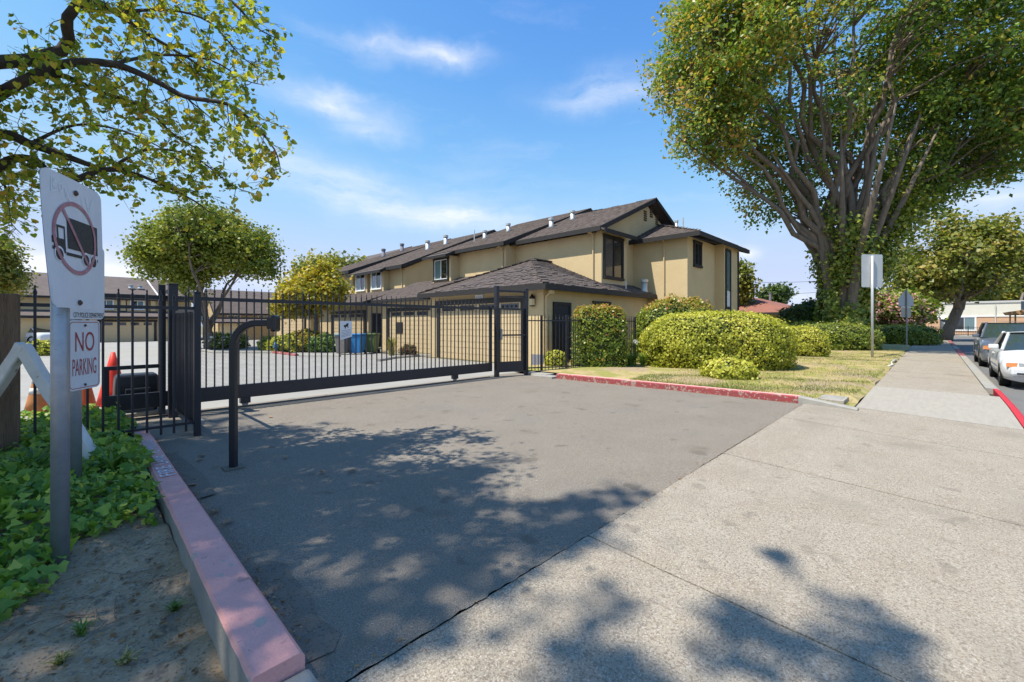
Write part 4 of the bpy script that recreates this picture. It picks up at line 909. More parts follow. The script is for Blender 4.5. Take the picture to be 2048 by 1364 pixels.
leafmat('leaf_dark', [(0.034, 0.068, 0.017), (0.068, 0.111, 0.02), (0.128, 0.153, 0.034)], .3)
leafmat('leaf_ivy', [(0.074, 0.164, 0.026), (0.168, 0.301, 0.039), (0.337, 0.465, 0.065), (0.54, 0.546, 0.109)], .3, .4)
leafmat('leaf_grass', [(.1, .15, .03), (.2, .2, .05), (.42, .33, .12), (.5, .4, .18)], .3, .6)
leafmat('leaf_blade', [(0.075, 0.165, 0.03), (0.135, 0.24, 0.045), (0.24, 0.3, 0.075)], .35, .4)
leafmat('flower_pink', [(.55, .2, .22), (.68, .36, .34), (.75, .55, .5)], .3)
leafmat('flower_white', [(.7, .7, .66), (.8, .8, .76)], .2)
leafmat('leaf_brown', [(.2, .1, .04), (.3, .17, .07), (.4, .3, .17)], .15, .7)
mat('bark', (.2, .165, .13), .95, (.12, .095, .075), 3, (.3, .7), bump=1.0, bs=12, stretch=(3, 3, .7))
mat('bark_light', (.33, .28, .23), .95, (.24, .2, .16), 3, (.3, .7), bump=.8, bs=10, stretch=(3, 3, .7))
mat('bark_big', (.23, .185, .145), .95, (.13, .1, .08), 2.5, (.3, .7), bump=1.0, bs=9, stretch=(3, 3, .6))
mat('bark_dark', (.05, .04, .035), .95, (.085, .068, .055), 8, (.3, .7), bump=.8, bs=30)
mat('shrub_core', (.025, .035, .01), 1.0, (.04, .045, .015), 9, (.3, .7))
def in_lobes(P, lobes):
    k = np.zeros(len(P), bool)
    for c, r in lobes: k |= (((P - np.array(c)) / np.array(r)) ** 2).sum(1) < 1
    return k
def sample_lobes(lobes, n, shell=.35):
    vols = np.array([r[0] * r[1] * r[2] for c, r in lobes]) ** .8; vols /= vols.sum(); out_ = []
    for (c, r), v in zip(lobes, vols):
        m = max(1, int(n * v)); d = unit(rng.normal(0, 1, (m, 3))); rad = rng.uniform(shell, 1, (m, 1)) ** .6
        out_.append(np.array(c) + d * rad * np.array(r))
    return np.concatenate(out_)
def tree(name, label, base, lobes, ncl, per, size, lm, bark='bark', tr=.2, fork=1.6, nst=9, spread=.55, shape='diamond', group=None, keep=None, lean=(0, 0), jit=.9, twigs=True, tint_fn=None, cat='tree', arch=.35, stem_targets=None, sub=0):
    base = Vector(base); T = thing(name, label, cat, base, group)
    C = sample_lobes(lobes, ncl)
    if keep is not None: C = C[keep(C)]
    mb = MB(); F_ = base + Vector((lean[0], lean[1], fork))
    mb.tube([base + Z(-.2), base.lerp(F_, .3) + Vector((lean[0] * -.1, 0, 0)), base.lerp(F_, .7), F_, F_ + Z(.2)], [tr * 1.45, tr * 1.1, tr, tr * .95, tr * .6], 12)
    far = C[np.argsort(-np.linalg.norm(C - np.array(F_), axis=1))]; stems = []; used = []
    tg = [Vector(t) for t in stem_targets] if stem_targets else []
    for c in far:
        if len(tg) >= nst: break
        v = Vector(c) - F_; v.normalize()
        if all(v.dot(w_) < math.cos(R(150 / nst ** .6)) for w_ in used): used.append(v); tg.append(Vector(c))
    for t in tg:
        a = F_ + Vector((random.uniform(-1, 1), random.uniform(-1, 1), random.uniform(-.6, .1))) * tr * .6; v = t - a
        pts = [a + Vector((v.x * s ** (1 + arch), v.y * s ** (1 + arch), v.z * s ** (1 - arch * .45))) + Vector((random.gauss(0, 1), random.gauss(0, 1), random.gauss(0, .6))) * (.02 * v.length * s * (1 - s) * 4) for s in [k / 9 for k in range(10)]]
        r0 = tr * random.uniform(.42, .6); stems.append(pts); mb.tube(pts, [r0 * (1 - .85 * k / 9) + .008 for k in range(10)], 7)
    SPt = np.array([tuple(p) for s in stems for p in s[1:]]); 
    if twigs:
        for c in C[::1 + (len(C) > 500)]:
            d = np.linalg.norm(SPt - c, axis=1) + np.maximum(SPt[:, 2] - c[2] + .3, 0) * 1.5; j = int(np.argmin(d)); p = Vector(SPt[j]); q = Vector(c); l = (q - p).length
            if l < .05 or l > 6: continue
            m1 = p.lerp(q, .5) + Vector((random.gauss(0, .08), random.gauss(0, .08), .12)) * l
            mb.tube([p, m1, q], [tr * .1 + .006 * l, tr * .06 + .003, .006], 4, False)
    mb.build('trunk', bark, T, smooth=True)
    cen = C.mean(0); n = len(C) * per; P = np.repeat(C, per, 0) + rng.normal(0, spread, (n, 3)) * np.array([1, 1, .75])
    Nr = unit(P - cen) * .5 + np.array([0, 0, .8])
    cl = np.repeat(rng.uniform(-.22, .22, len(C)), per); tint = np.clip(rng.beta(2, 3, n) + cl, 0, 1)
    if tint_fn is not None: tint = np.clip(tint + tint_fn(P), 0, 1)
    leaves('crown', P, Nr, size, shape, MATS[lm], T, tint, jit)
    return T
# ---------------- the big street tree on the right (frame: lateral u, depth w, height z about its base)
TB = at(1688, 648, 25.0); TB.z = 0.05; uR = np.array([sa, -ca, 0]); wF = np.array([ca, sa, 0]); T0 = np.array(TB)
def fr(u, w_, z): return tuple(T0 * np.array([1, 1, 0]) + uR * u + wF * w_ + np.array([0, 0, z]))
def frv(P): Q = P - T0 * np.array([1, 1, 0]); return Q @ uR, Q @ wF, Q[:, 2]
lob = []
for u, w_, z, ru, rw, rz in ((0, 0, 17.5, 8.5, 7, 6.5), (-6.6, 0, 17, 4.6, 5, 4.4), (-8.2, -1, 14.2, 2.9, 3.2, 2.3), (-5.6, 0, 12.6, 3.5, 4, 2.2), (-8.3, -1, 11.7, 1.9, 2.5, 1.3), (7.5, 0, 17, 5.5, 6, 5.5), (7.0, 0, 12.6, 4.6, 5, 3.3), (10, 1, 14, 3.2, 4, 3.6), (3.6, 1, 9.6, 2.7, 3, 2.8), (5.4, 0, 10.2, 2.4, 3, 1.8), (-1.5, 3, 10.5, 3.5, 2, 3), (8.6, -1, 10.6, 2.6, 2.5, 1.0), (-3.4, 0, 10.0, 2.2, 2.5, 1.3), (-10, 0, 15.5, 1.1, 2, 1.0), (-6.5, 0, 20.5, 3, 3, 3)):
    lob.append((fr(u, w_, z), (max(ru, rw * .8), max(ru, rw * .8), rz)))
def keep_big(C):
    u, w_, z = frv(C); k = np.ones(len(C), bool)
    core = (u > -6.2) & (u < 3.5) & (w_ < 1.5) & (z < 16.5 + .1 * u); k &= ~(core & (rng.uniform(0, 1, len(C)) < .68)); gap = np.sin(C[:, 0] * .9 + 2) * np.sin(C[:, 1] * 1.0) * np.sin(C[:, 2] * .95 + 1); k &= gap < .32
    low = z < (8.0 + .32 * np.abs(u + .5)); k &= ~(low & (u < 2)); return k & (z > 6) & (u > -10.6)
stems_t = [fr(u, w_, z) for u, w_, z in ((-10, 0, 12.6), (-9.2, -1, 14.5), (-7.5, 0, 17), (-5.5, -1, 18.5), (-7.5, 1, 11.8), (-3.8, -1.5, 18), (-2.2, 0, 20), (-1, -2, 19), (.5, 1, 21), (2, -1.5, 18), (4, 0, 19), (6.5, -1, 17.5), (8.5, 0, 15), (7.5, -1.5, 13), (9.5, 0, 12.2), (-4.8, -1, 11), (3, 2, 17), (-6, 2, 15), (-8.6, -1, 13), (-3, -2, 15.5), (-6.6, -1.5, 15.5), (1.2, -2, 16), (5.2, -1.5, 14.5), (-1.8, -1, 14), (3, -1.8, 20), (-4.6, -1.6, 20))]
def lit_side_tint(P): u, w_, z = frv(P); return np.where(u < -3, .12, -.06)  # sunlit left side of the crown put into the leaf colour
bt = tree('street_tree', 'huge multi stemmed broad tree with an ivy clad trunk in the lawn', TB, lob, 2500, 62, .25, 'leaf_ash', 'bark_big', tr=.42, fork=3.2, nst=26, spread=.4, shape='narrow', keep=keep_big, stem_targets=stems_t, tint_fn=lit_side_tint, arch=.28)
# flared ivy covered trunk
n = 24000; zz = rng.beta(1.0, 1.6, n) * 8.5; th = rng.uniform(0, 2 * math.pi, n)
prof_ = np.interp(zz, [0, .8, 2, 3.2, 4.5, 6, 8.5], [1.5, 1.2, 1.1, 1.2, 1.5, 2.0, 2.6]) * (1 + .13 * np.sin(th * 3 + zz * 1.1) + .1 * np.sin(th * 5 - zz * 1.7)) + .1 * rng.normal(0, 1, n)
rad = prof_ * np.where(zz > 3.4, rng.uniform(.35, 1, n), 1)
patch_ = np.sin(th * 2 + zz * .9) + np.sin(th * 5 - zz * 1.4 + 1) * .7 + 2.3 - .3 * zz + .8 * np.cos(th - .3); kk = patch_ > rng.uniform(-.6, .9, n); rad, th, zz = rad[kk], th[kk], zz[kk]
P = T0 * np.array([1, 1, 0]) + uR * (rad * np.cos(th) * .95)[:, None] + wF * (rad * np.sin(th))[:, None] + np.array([0, 0, 1.0]) * zz[:, None]
Nr = uR * np.cos(th)[:, None] + wF * np.sin(th)[:, None] + np.array([0, 0, .5])
leaves('trunk_ivy', P, Nr, .2, 'diamond', MATS['leaf_hedge'], bt, None, .5)
n = 9000; a_ = rng.uniform(0, 1, n); sid = rng.integers(0, 3, n); uu = np.choose(sid, [.6 + 3.4 * a_, 1.6 + 1.2 * a_, -.6 + .5 * a_]); zl = np.choose(sid, [4.2 + 4.6 * a_, 4 + 6.5 * a_, 4 + 3 * a_])
P = T0 * np.array([1, 1, 0]) + uR * (uu + rng.normal(0, .5, n))[:, None] + wF * rng.normal(-.4, .6, n)[:, None] + np.array([0, 0, 1.0]) * (zl + rng.normal(0, .4, n))[:, None]
leaves('limb_ivy', P, np.tile(np.array([[-.3, -.5, .6]]), (n, 1)), .19, 'diamond', MATS['leaf_hedge'], bt, None, .7)
mb = MB()
for k in range(13):
    t = 2 * math.pi * k / 13 + .2 * math.sin(k * 5); j1 = .85 + .2 * math.sin(k * 3.7); e_ = 2.2 + .8 * math.sin(k * 2.3)
    mb.tube([Vector(fr(r_ * math.cos(t), r_ * math.sin(t), z_)) for r_, z_ in ((1.25 * j1, -.15), (.95 * j1, .5), (.78 * j1, 1.8), (.85 * j1, 3.2), (1.25 * j1, 5), (e_, 8.5), (e_ * 1.5, 12))], [.42, .36, .33, .29, .21, .13, .04], 9)
mb.build('stem', 'bark_big', bt, smooth=True)
# ---------------- round tree in the court
def lobes_at(px, py, d, L_): 
    return [(tuple(at(x, y, d + w_)), (rx / 870 * d, rx / 870 * d, ry / 870 * d)) for x, y, w_, rx, ry in L_]
b = at(418, 648, 27); b.z = -.06
tree('court_tree', 'dense rounded tree with many thin stems growing inside the gate', b, lobes_at(0, 0, 27, [(415, 480, 0, 105, 60), (340, 510, 0, 62, 45), (490, 505, 0, 62, 48), (415, 450, 0, 70, 40), (310, 535, 0, 38, 30), (525, 525, 0, 36, 32), (390, 540, 0, 50, 25), (375, 575, -.5, 30, 20)]), 520, 85, .17, 'leaf_round', 'bark', tr=.24, fork=1.0, nst=18, spread=.33, arch=.12)
b = at(632, 648, 25.5); b.z = -.03
tree('yellow_tree', 'small yellow leaved tree in front of the second townhouse', b, lobes_at(0, 0, 25.5, [(625, 585, 0, 60, 38), (660, 575, 0, 32, 32), (590, 605, 0, 38, 28), (640, 555, 0, 30, 25), (570, 610, 0, 20, 20)]), 230, 42, .2, 'leaf_yellow', 'bark', tr=.13, fork=1.6, nst=8, spread=.28)
b = at(655, 648, 46); b.z = -.1
tree('background_tree', 'green tree top rising behind the small yellow tree', b, lobes_at(0, 0, 46, [(650, 545, 0, 55, 32), (620, 560, 0, 34, 30), (700, 535, 0, 24, 22)]), 170, 40, .35, 'leaf_syc', 'bark', tr=.25, fork=3, nst=7, spread=.5)
b = at(-45, 648, 24); b.z = -.05
tree('background_tree', 'yellow green tree cut by the left edge of the picture', b, lobes_at(0, 0, 24, [(-30, 545, 0, 55, 52), (-15, 505, 0, 35, 32), (0, 560, 0, 28, 25)]), 220, 60, .18, 'leaf_syc', 'bark', tr=.2, fork=1.8, nst=8, spread=.3)
b = at(78, 648, 40); b.z = -.1
tree('background_tree', 'low bright yellow tree far behind the wooden post', b, lobes_at(0, 0, 40, [(72, 592, 0, 26, 22)]), 70, 50, .28, 'leaf_yellow', 'bark', tr=.12, fork=1.4, nst=5, spread=.3)
# ---------------- sycamore and trees to the right
b = at(1888, 648, 42); b.z = 0
tree('sycamore_tree', 'leaning sycamore at the end of the sidewalk', b, lobes_at(0, 0, 42, [(1870, 520, 0, 75, 55), (1945, 490, 0, 60, 42), (1810, 555, 0, 45, 42), (1985, 460, 0, 38, 28), (1885, 450, 0, 34, 22), (1960, 555, 0, 70, 38), (1850, 585, 0, 45, 22), (2010, 520, 0, 50, 36)]), 560, 38, .34, 'leaf_syc', 'bark', tr=.42, fork=3.0, nst=11, spread=.5, lean=(1.1, -1.0), keep=lambda C: (np.sin(C[:, 0] * .8) * np.sin(C[:, 1] * .9 + 1) * np.sin(C[:, 2] * .9) < .25) & (rng.uniform(0, 1, len(C)) < .9))
b = at(2040, 648, 75); b.z = 0
tree('background_tree', 'broad green tree at the right edge beyond the far building', b, lobes_at(0, 0, 105, [(2030, 560, 0, 70, 42), (1960, 575, 0, 60, 30), (2090, 520, 0, 60, 60)]), 380, 45, .85, 'leaf_syc', 'bark', tr=.4, fork=4, nst=8, spread=1.2)
b = at(1930, 648, 98); b.z = 0
tree('background_tree', 'dark green tree just above the cream roof line', b, lobes_at(0, 0, 100, [(1925, 580, 0, 45, 26), (1890, 590, 0, 35, 20)]), 160, 40, .8, 'leaf_dark', 'bark', tr=.35, fork=4, nst=6, spread=1.1)
b = at(1492, 648, 40); b.z = 0
tree('background_tree', 'narrow leafy tree peeking past the street end of the townhouse', b, lobes_at(0, 0, 40, [(1478, 560, 0, 22, 40), (1488, 590, 0, 16, 20)]), 90, 40, .28, 'leaf_syc', 'bark', tr=.15, fork=2, nst=5, spread=.35)
b = at(1550, 648, 78); b.z = 0
tree('background_tree', 'small round tree top over the red brown roof', b, lobes_at(0, 0, 78, [(1553, 588, 0, 26, 14)]), 70, 40, .5, 'leaf_dark', 'bark', tr=.2, fork=3, nst=5, spread=.6)
b = at(1795, 648, 37); b.z = .05
o = tree('oleander', 'pink flowering oleander shrub behind the house shaped sign', b, lobes_at(0, 0, 37, [(1788, 624, 0, 50, 30), (1762, 614, 0, 28, 25), (1828, 624, 0, 30, 24), (1800, 606, 0, 34, 18)]), 260, 45, .3, 'leaf_hedge', 'bark', tr=.15, fork=.8, nst=8, spread=.35, cat='shrub')
C = sample_lobes(lobes_at(0, 0, 36.6, [(1788, 624, 0, 50, 30), (1762, 612, 0, 28, 25), (1828, 624, 0, 30, 24), (1800, 606, 0, 34, 18)]), 900, .85)
leaves('blossom', np.repeat(C, 5, 0) + rng.normal(0, .12, (len(C) * 5, 3)), np.tile(np.array([[-.6, -.6, .6]]), (len(C) * 5, 1)), .17, 'diamond', MATS['flower_pink'], o, None, .6)
# ================================================================ clipped shrubs
def bush(name, label, c, rad, n, size, lm, ex=2.6, tiptint=None, group='clipped shrubs on the lawn', cat='shrub', wob=.04, shape='diamond', rotz=0.0, flatz=0.0, shear=(0, 0), core=.93, jit=.55, zp=None):
    """superellipsoid shrub sitting on the ground, c = base centre"""
    T = thing(name, label, cat, c, group); c = np.array(c); rad = np.array(rad, float)
    cr_, sr_ = math.cos(rotz), math.sin(rotz); RM = np.array([[cr_, -sr_, 0], [sr_, cr_, 0], [0, 0, 1]])
    ph = rng.uniform(0, 6, 6)
    def surf(d):
        q = np.abs(d); q[:, :2] = q[:, :2]
        s = ((q[:, 0] ** ex + q[:, 1] ** ex) ** (zp / ex if zp else 1) + q[:, 2] ** (zp or ex)) ** (-1 / (zp or ex))
        wv = 1 + wob * (np.sin(d[:, 0] * 5 + ph[0]) * np.cos(d[:, 1] * 6 + ph[1]) + .7 * np.sin(d[:, 2] * 8 + ph[2] + d[:, 0] * 7) + .5 * np.sin(d[:, 1] * 15 + ph[3] + d[:, 2] * 11))
        p = d * (s * wv)[:, None] * rad
        p[:, 0] += shear[0] * p[:, 2]; p[:, 1] += shear[1] * p[:, 2]; return p
    d = unit(rng.normal(0, 1, (int(n * 1.8), 3)) * (rad ** .35)); d = d[d[:, 2] > -.55][:n]
    p = surf(d); e1 = 1e-2
    nr = unit(d / rad ** 1.0 * np.maximum(np.abs(d), .05) ** (ex - 2))
    hol = np.sin(p[:, 0] * 7 + ph[4]) * np.sin(p[:, 1] * 8 + ph[5]) * np.sin(p[:, 2] * 9 + ph[0]); p = p * (rng.uniform(.91, 1.03, (len(p), 1)) + .05 * (rng.uniform(0, 1, (len(p), 1)) < .02)) * (1 - .05 * (hol > .35))[:, None]; zc = rad[2] * .52
    top = (p[:, 2] / rad[2])
    W = p @ RM.T + c + np.array([0, 0, zc]); W[:, 2] = np.maximum(W[:, 2], c[2] + .02)
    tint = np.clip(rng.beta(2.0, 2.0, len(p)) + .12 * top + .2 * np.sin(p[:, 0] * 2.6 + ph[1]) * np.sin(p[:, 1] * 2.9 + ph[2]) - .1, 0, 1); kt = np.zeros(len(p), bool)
    if tiptint: kt = (top > .72) & (rng.uniform(0, 1, len(p)) < .38)
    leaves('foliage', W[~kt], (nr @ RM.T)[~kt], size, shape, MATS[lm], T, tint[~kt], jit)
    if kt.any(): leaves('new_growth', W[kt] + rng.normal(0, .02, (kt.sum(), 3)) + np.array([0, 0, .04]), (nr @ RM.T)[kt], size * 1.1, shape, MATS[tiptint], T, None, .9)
    if n > 3500:
        si = rng.choice(len(W), 60, replace=False); sp_ = np.repeat(W[si], 6, 0) + np.repeat(nr[si] @ RM.T * .5 + np.array([0, 0, .6]), 6, 0) * (np.tile(np.arange(6) / 5, 60) * .2 * np.repeat(rng.uniform(.3, 1, 60), 6))[:, None] + rng.normal(0, .015, (360, 3))
        leaves('stray_shoots', sp_, np.repeat(nr[si] @ RM.T, 6, 0), size * .9, shape, MATS[tiptint or lm], T, None, .9)
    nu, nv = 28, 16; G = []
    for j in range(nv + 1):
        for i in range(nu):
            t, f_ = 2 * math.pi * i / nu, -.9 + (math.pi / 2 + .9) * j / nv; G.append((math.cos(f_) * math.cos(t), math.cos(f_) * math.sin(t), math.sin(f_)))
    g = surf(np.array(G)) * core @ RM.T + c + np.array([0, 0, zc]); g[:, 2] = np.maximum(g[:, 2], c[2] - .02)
    npmesh('dark_core', g, [[j * nu + i, j * nu + (i + 1) % nu, (j + 1) * nu + (i + 1) % nu, (j + 1) * nu + i] for j in range(nv) for i in range(nu)], MATS['shrub_core'], T)  # closed dark shell behind the leaves; its colour stands in for inner shade
    return T
def gc(px, py, d, z=.08): p = at(px, py, d); return (p.x, p.y, z)
YR = R(YAW - 90)
bush('square_hedge', 'upright square clipped hedge with orange tips beside the low iron fence', gc(1197, 0, 14.3), (.8, .72, 1.27), 13000, .07, 'leaf_hedge', 6, 'leaf_tipred', rotz=YR, wob=.02)
bush('tall_shrub', 'taller dark clipped shrub with reddish tips behind the big mound', gc(1337, 0, 16.9), (1.38, 1.1, 1.55), 14000, .078, 'leaf_hedge', 3.2, 'leaf_tipred', rotz=YR, shear=(.22, -.1), wob=.04)
bush('mound_shrub', 'largest bright green clipped mound in the middle of the lawn', gc(1428, 0, 15.0), (2.36, 1.75, 1.2), 38000, .066, 'leaf_mound', 2.7, rotz=YR, wob=.03)
bush('ball_shrub', 'smallest low round shrub close to the red lawn kerb', gc(1458, 0, 11.1), (.6, .52, .35), 4200, .066, 'leaf_mound', 2.4, rotz=YR, wob=.05)
bush('mound_shrub', 'flat topped light green mound just right of the largest mound', gc(1588, 0, 19.6), (1.15, 1.2, .86), 11000, .068, 'leaf_mound', 2.8, rotz=YR)
bush('mound_shrub', 'long low green mound reaching toward the rectangular sign post', gc(1668, 0, 24), (2.1, 1.6, .98), 14000, .085, 'leaf_hedge', 2.6, rotz=YR)
bush('mound_shrub', 'bright low mound partly hidden between larger mounds', gc(1625, 0, 26), (1.9, 1.4, 1.02), 10000, .08, 'leaf_mound', 2.6, rotz=YR)
bush('dark_shrub', 'dark untrimmed shrub at the foot of the huge tree', gc(1622, 0, 28), (2.1, 1.7, 1.8), 8500, .15, 'leaf_dark', 2.2, rotz=YR, wob=.1)
bush('low_hedge', 'clipped low hedge with bright end at the sidewalk beyond the sign', gc(1793, 0, 33), (1.75, 2.2, .86), 9000, .11, 'leaf_hedge', 4, rotz=YR)
bush('small_shrub', 'small bright shrub behind the low iron fence', gc(1112, 0, 14.2), (.36, .32, .36), 1400, .07, 'leaf_mound', 2.2, rotz=YR, wob=.1)
# strap leaved clumps
def blades(name, label, c, n, h, spread, lm='leaf_blade', wd=.02, group=None, flowers=0, cat='plant', kindp=None):
    T = thing(name, label, cat, c, group) if label else None
    V = []; F = []; ti = []
    for k in range(n):
        a = random.uniform(0, 2 * math.pi); s = random.uniform(.3, 1) * spread; hh = h * random.uniform(.6, 1.1); b = Vector(c) + Vector((random.gauss(0, .06), random.gauss(0, .06), 0)) * spread * 2
        d = Vector((math.cos(a), math.sin(a), 0)); sd = Vector((-d.y, d.x, 0)); i0 = len(V)
        for j in range(5):
            t = j / 4; p = b + d * (s * t ** 1.6) + Z(hh * (t * 1.25 - .45 * t ** 3)); w_ = wd * (1 - t ** 2) + .002
            V += [tuple(p - sd * w_), tuple(p + sd * w_)]
        F += [(i0 + 2 * j, i0 + 2 * j + 1, i0 + 2 * j + 3, i0 + 2 * j + 2) for j in range(4)]; ti += [random.random()] * 4
    o = npmesh('leaf_blades', V, F, MATS[lm], T, ti, 'stuff')
    for k in range(flowers):
        p = Vector(c) + Vector((random.uniform(-.2, .2), random.uniform(-.2, .2), 0)); q = p + Vector((random.uniform(-.1, .1), random.uniform(-.1, .1), h * 1.5))
        st = MB().tube([p, q], .008, 5).build('flower_stem', 'leaf_blade', T); 
        D = unit(rng.normal(0, 1, (60, 3))); leaves('flower_head', np.array(q) + D * .06, D, .05, 'diamond', MATS['flower_white'], T)
    return T
blades('agapanthus', 'strap leaved clump with a white flower head right of the square hedge', gc(1262, 0, 14.6), 90, .55, .5, flowers=2)
blades('agapanthus', 'second strap leaved clump against the big mound', gc(1290, 0, 14.9), 60, .5, .45)
# ---------------- court planting beyond the gate
def low(px, d, z=-.03): p = at(px, 648, d); return (p.x, p.y, z)
for px, d, r, lm, lb in ((575, 24.2, (.9, .9, .6), 'leaf_mound', 'bright leafy shrub left in the bed beyond the gate'), (612, 24.6, (1.0, .9, .75), 'leaf_yellow', 'tan twiggy shrub in the bed under the yellow tree'), (650, 24.2, (.9, .8, .62), 'leaf_blade', 'green reedy shrub next to the grey bin'), (543, 26, (.7, .7, .5), 'leaf_hedge', 'dark low shrub at the bed corner beyond the gate')):
    bush('court_shrub', lb, low(px, d), r, 2600, .12, lm, 2.0, group='shrubs beyond the gate', rotz=YR, wob=.14, jit=.9)
for px, d, lb in ((440, 27.5, 'white rose bush under the round tree'), (470, 28, 'pale flowering bush right of the round tree trunk')):
    T = bush('rose_bush', lb, low(px, d), (.75, .7, .6), 1400, .12, 'leaf_hedge', 2.0, group='shrubs beyond the gate', wob=.15, jit=.9)
    D = unit(rng.normal(0, 1, (26, 3)) * np.array([1, 1, .6])); P = np.array(low(px, d)) + np.array([0, 0, .5]) + np.abs(D) * np.sign(D) * np.array([.72, .72, .55])
    leaves('bloom', np.repeat(P, 6, 0) + rng.normal(0, .035, (156, 3)), np.repeat(D, 6, 0), .1, 'diamond', MATS['flower_white'], T)
bush('court_shrub', 'round shrub by the white car in the court', low(95, 22), (.8, .7, .45), 1500, .11, 'leaf_mound', 2.2, group='shrubs beyond the gate', wob=.1)
blades('grass_clump', 'tall grassy clump in the small planter by the second garage', low(783, 20.0, .05), 120, 1.0, .5, 'leaf_grass', .02)
bush('court_shrub', 'brown twiggy shrub in the small planter', low(817, 20.3, .05), (.36, .36, .32), 800, .07, 'leaf_brown', 2, group='shrubs beyond the gate', wob=.2, jit=1)
pl = [gp(757, 722), gp(790, 716), gp(838, 712), gp(862, 712)]
MB().tube([(p.x, p.y, .0) for p in pl], .09, 8).build('planter_kerb', 'concrete_plain')['kind'] = 'structure'
bed = [gp(430, 704), gp(545, 704), gp(600, 711), (lambda p: p)(gp(680, 712))]
o = MB().tube([(p.x, p.y, -.03) for p in [gp(405, 700)] + bed[:2]], .1, 8).build('court_kerb', 'concrete_plain'); o['kind'] = 'structure'; o = MB().tube([(p.x, p.y, -.03) for p in (bed[1].lerp(bed[2], .03), bed[2].lerp(bed[1], .1))], .1, 8).build('court_kerb', 'red_paint'); o['kind'] = 'structure'; o = MB().tube([(p.x, p.y, -.03) for p in bed[2:]], .1, 8).build('court_kerb', 'concrete_plain'); o['kind'] = 'structure'
# ================================================================ grass on the lawn
n = 70000; X = 9.9 + 22 * rng.uniform(0, 1, n) ** 1.7; Y = rng.uniform(1.14, 7.6, n)
dn = np.sin(X * 1.3 + 2 * np.sin(Y * .9)) * np.cos(Y * 1.7 + np.sin(X * .8)) + .6 * np.sin(X * 3.1 + Y * 2.3); k = rng.uniform(-.9, 1.5, n) < dn + .55
k &= ~((Y > 5.5) & (X < 15)); X, Y, dn = X[k], Y[k], dn[k]; n = len(X)
zb = np.array([lz(a, b) for a, b in zip(X, Y)]); a = rng.uniform(0, 6.28, n); h = rng.uniform(.015, .065, n); w_ = .006
P0 = np.stack([X, Y, zb - .004], 1); sd = np.stack([np.cos(a), np.sin(a), 0 * a], 1); ld = np.stack([-np.sin(a) * .04 * rng.uniform(.2, 1.4, n), np.cos(a) * .04 * rng.uniform(.2, 1.4, n), h], 1)
V = np.stack([P0 - sd * w_, P0 + sd * w_, P0 + ld], 1).reshape(-1, 3)
o = npmesh('lawn_grass', V, np.arange(3 * n).reshape(-1, 3), MATS['leaf_grass'], None, np.clip(rng.uniform(.05, 1, n) - .45 * (dn > .4), 0, 1), 'stuff'); o['label'] = 'sparse short dry grass on the lawn'; o['category'] = 'grass'
# ================================================================ ivy bed at the left
n = 17000; X = rng.uniform(-2.6, .66, n); Y = rng.uniform(3.0, 9.2, n)
edge = np.interp(X, [-3, -.6, -.25, 0, .2, .5], [2.9, 3.0, 3.45, 4.0, 4.1, 4.35]) + .12 * np.sin(X * 9) + .08 * np.sin(X * 23)
k = (Y > edge) & ((X < .5) | ((Y > 4.9) & (rng.uniform(0, 1, n) < .8) & (X < .56 + .06 * np.sin(Y * 7)))); X, Y = X[k], Y[k]; n = len(X); ed = np.minimum((Y - edge[k]) * 1.1, 1)
Zi = np.array([bz(min(a, .5), b) for a, b in zip(X, Y)]) + rng.uniform(.01, .1, n) + ed * rng.uniform(.02, .17, n) * (np.sin(X * 6 + Y * 3) * .35 + .75); Zi = np.where(X > .48, np.maximum(Zi, .14 + .05 * rng.uniform(0, 1, n)), Zi)
o = leaves('ivy', np.stack([X, Y, Zi], 1), np.tile(np.array([[.25, -.5, .9]]), (n, 1)), .078, 'ivy', MATS['leaf_ivy'], None, np.clip(rng.beta(1.3, 1.6, n), 0, 1), .62); o['label'] = 'glossy green ivy covering the planting bed'; o['category'] = 'ivy'
mb = MB()
for k in range(70):
    x_, y_ = random.uniform(-1.6, .4), random.uniform(2.9, 5.2); p = Vector((x_, y_, bz(x_, y_) + .012)); a_ = random.uniform(0, 6.28); pts = [p]
    for j in range(5): a_ += random.gauss(0, .35); q = pts[-1] + Vector((math.cos(a_), math.sin(a_), 0)) * .07; q.z = bz(q.x, q.y) + .012 + random.uniform(0, .012); pts.append(q)
    mb.tube(pts, .0028, 4, False)
o = mb.build('twig_litter', mat('dry_twig', (.3, .23, .16), .9, (.16, .11, .08), 20, (.3, .7))); tag(o, 'thin dry twigs and stems scattered on the bare soil', 'twigs', kind='stuff')
n = 1100; X = rng.uniform(-1.4, .46, n); Y = rng.uniform(2.0, 5.0, n); Zi = np.array([bz(a, b) for a, b in zip(X, Y)]) + .012
o = leaves('leaf_litter', np.stack([X, Y, Zi], 1), np.tile(np.array([[0, 0, 1.0]]), (n, 1)), .035, 'narrow', MATS['leaf_brown'], None, None, .25); tag(o, 'small dry leaves scattered on the bare soil', 'leaf litter', kind='stuff')
for px, py, h, lb in ((165, 1275, .07, 'small green weed tuft growing in the bare soil'), (120, 1330, .05, 'dry straw coloured weed tuft near the bottom left'), (350, 1225, .05, 'weed tuft beside the kerb'), (250, 1335, .045, 'dead weed tuft at the bottom edge')):
    p = gp(px, py, -.08); blades('weed_tuft', lb, (p.x, p.y, bz(p.x, p.y)), 26, h, .07, 'leaf_blade' if 'green' in lb or 'beside' in lb else 'leaf_grass', .003)
for px, py, lb in ((225, 905, 'arching strap leaves in the ivy behind the no parking pole'), (20, 935, 'strap leaved plant in the ivy at the left edge'), (62, 905, 'strap leaves in the ivy below the wooden post')):
    p = gp(px, py + 35, .12); blades('lily_plant', lb, (p.x, p.y, .08), 26, .3, .33, 'leaf_blade', .014)
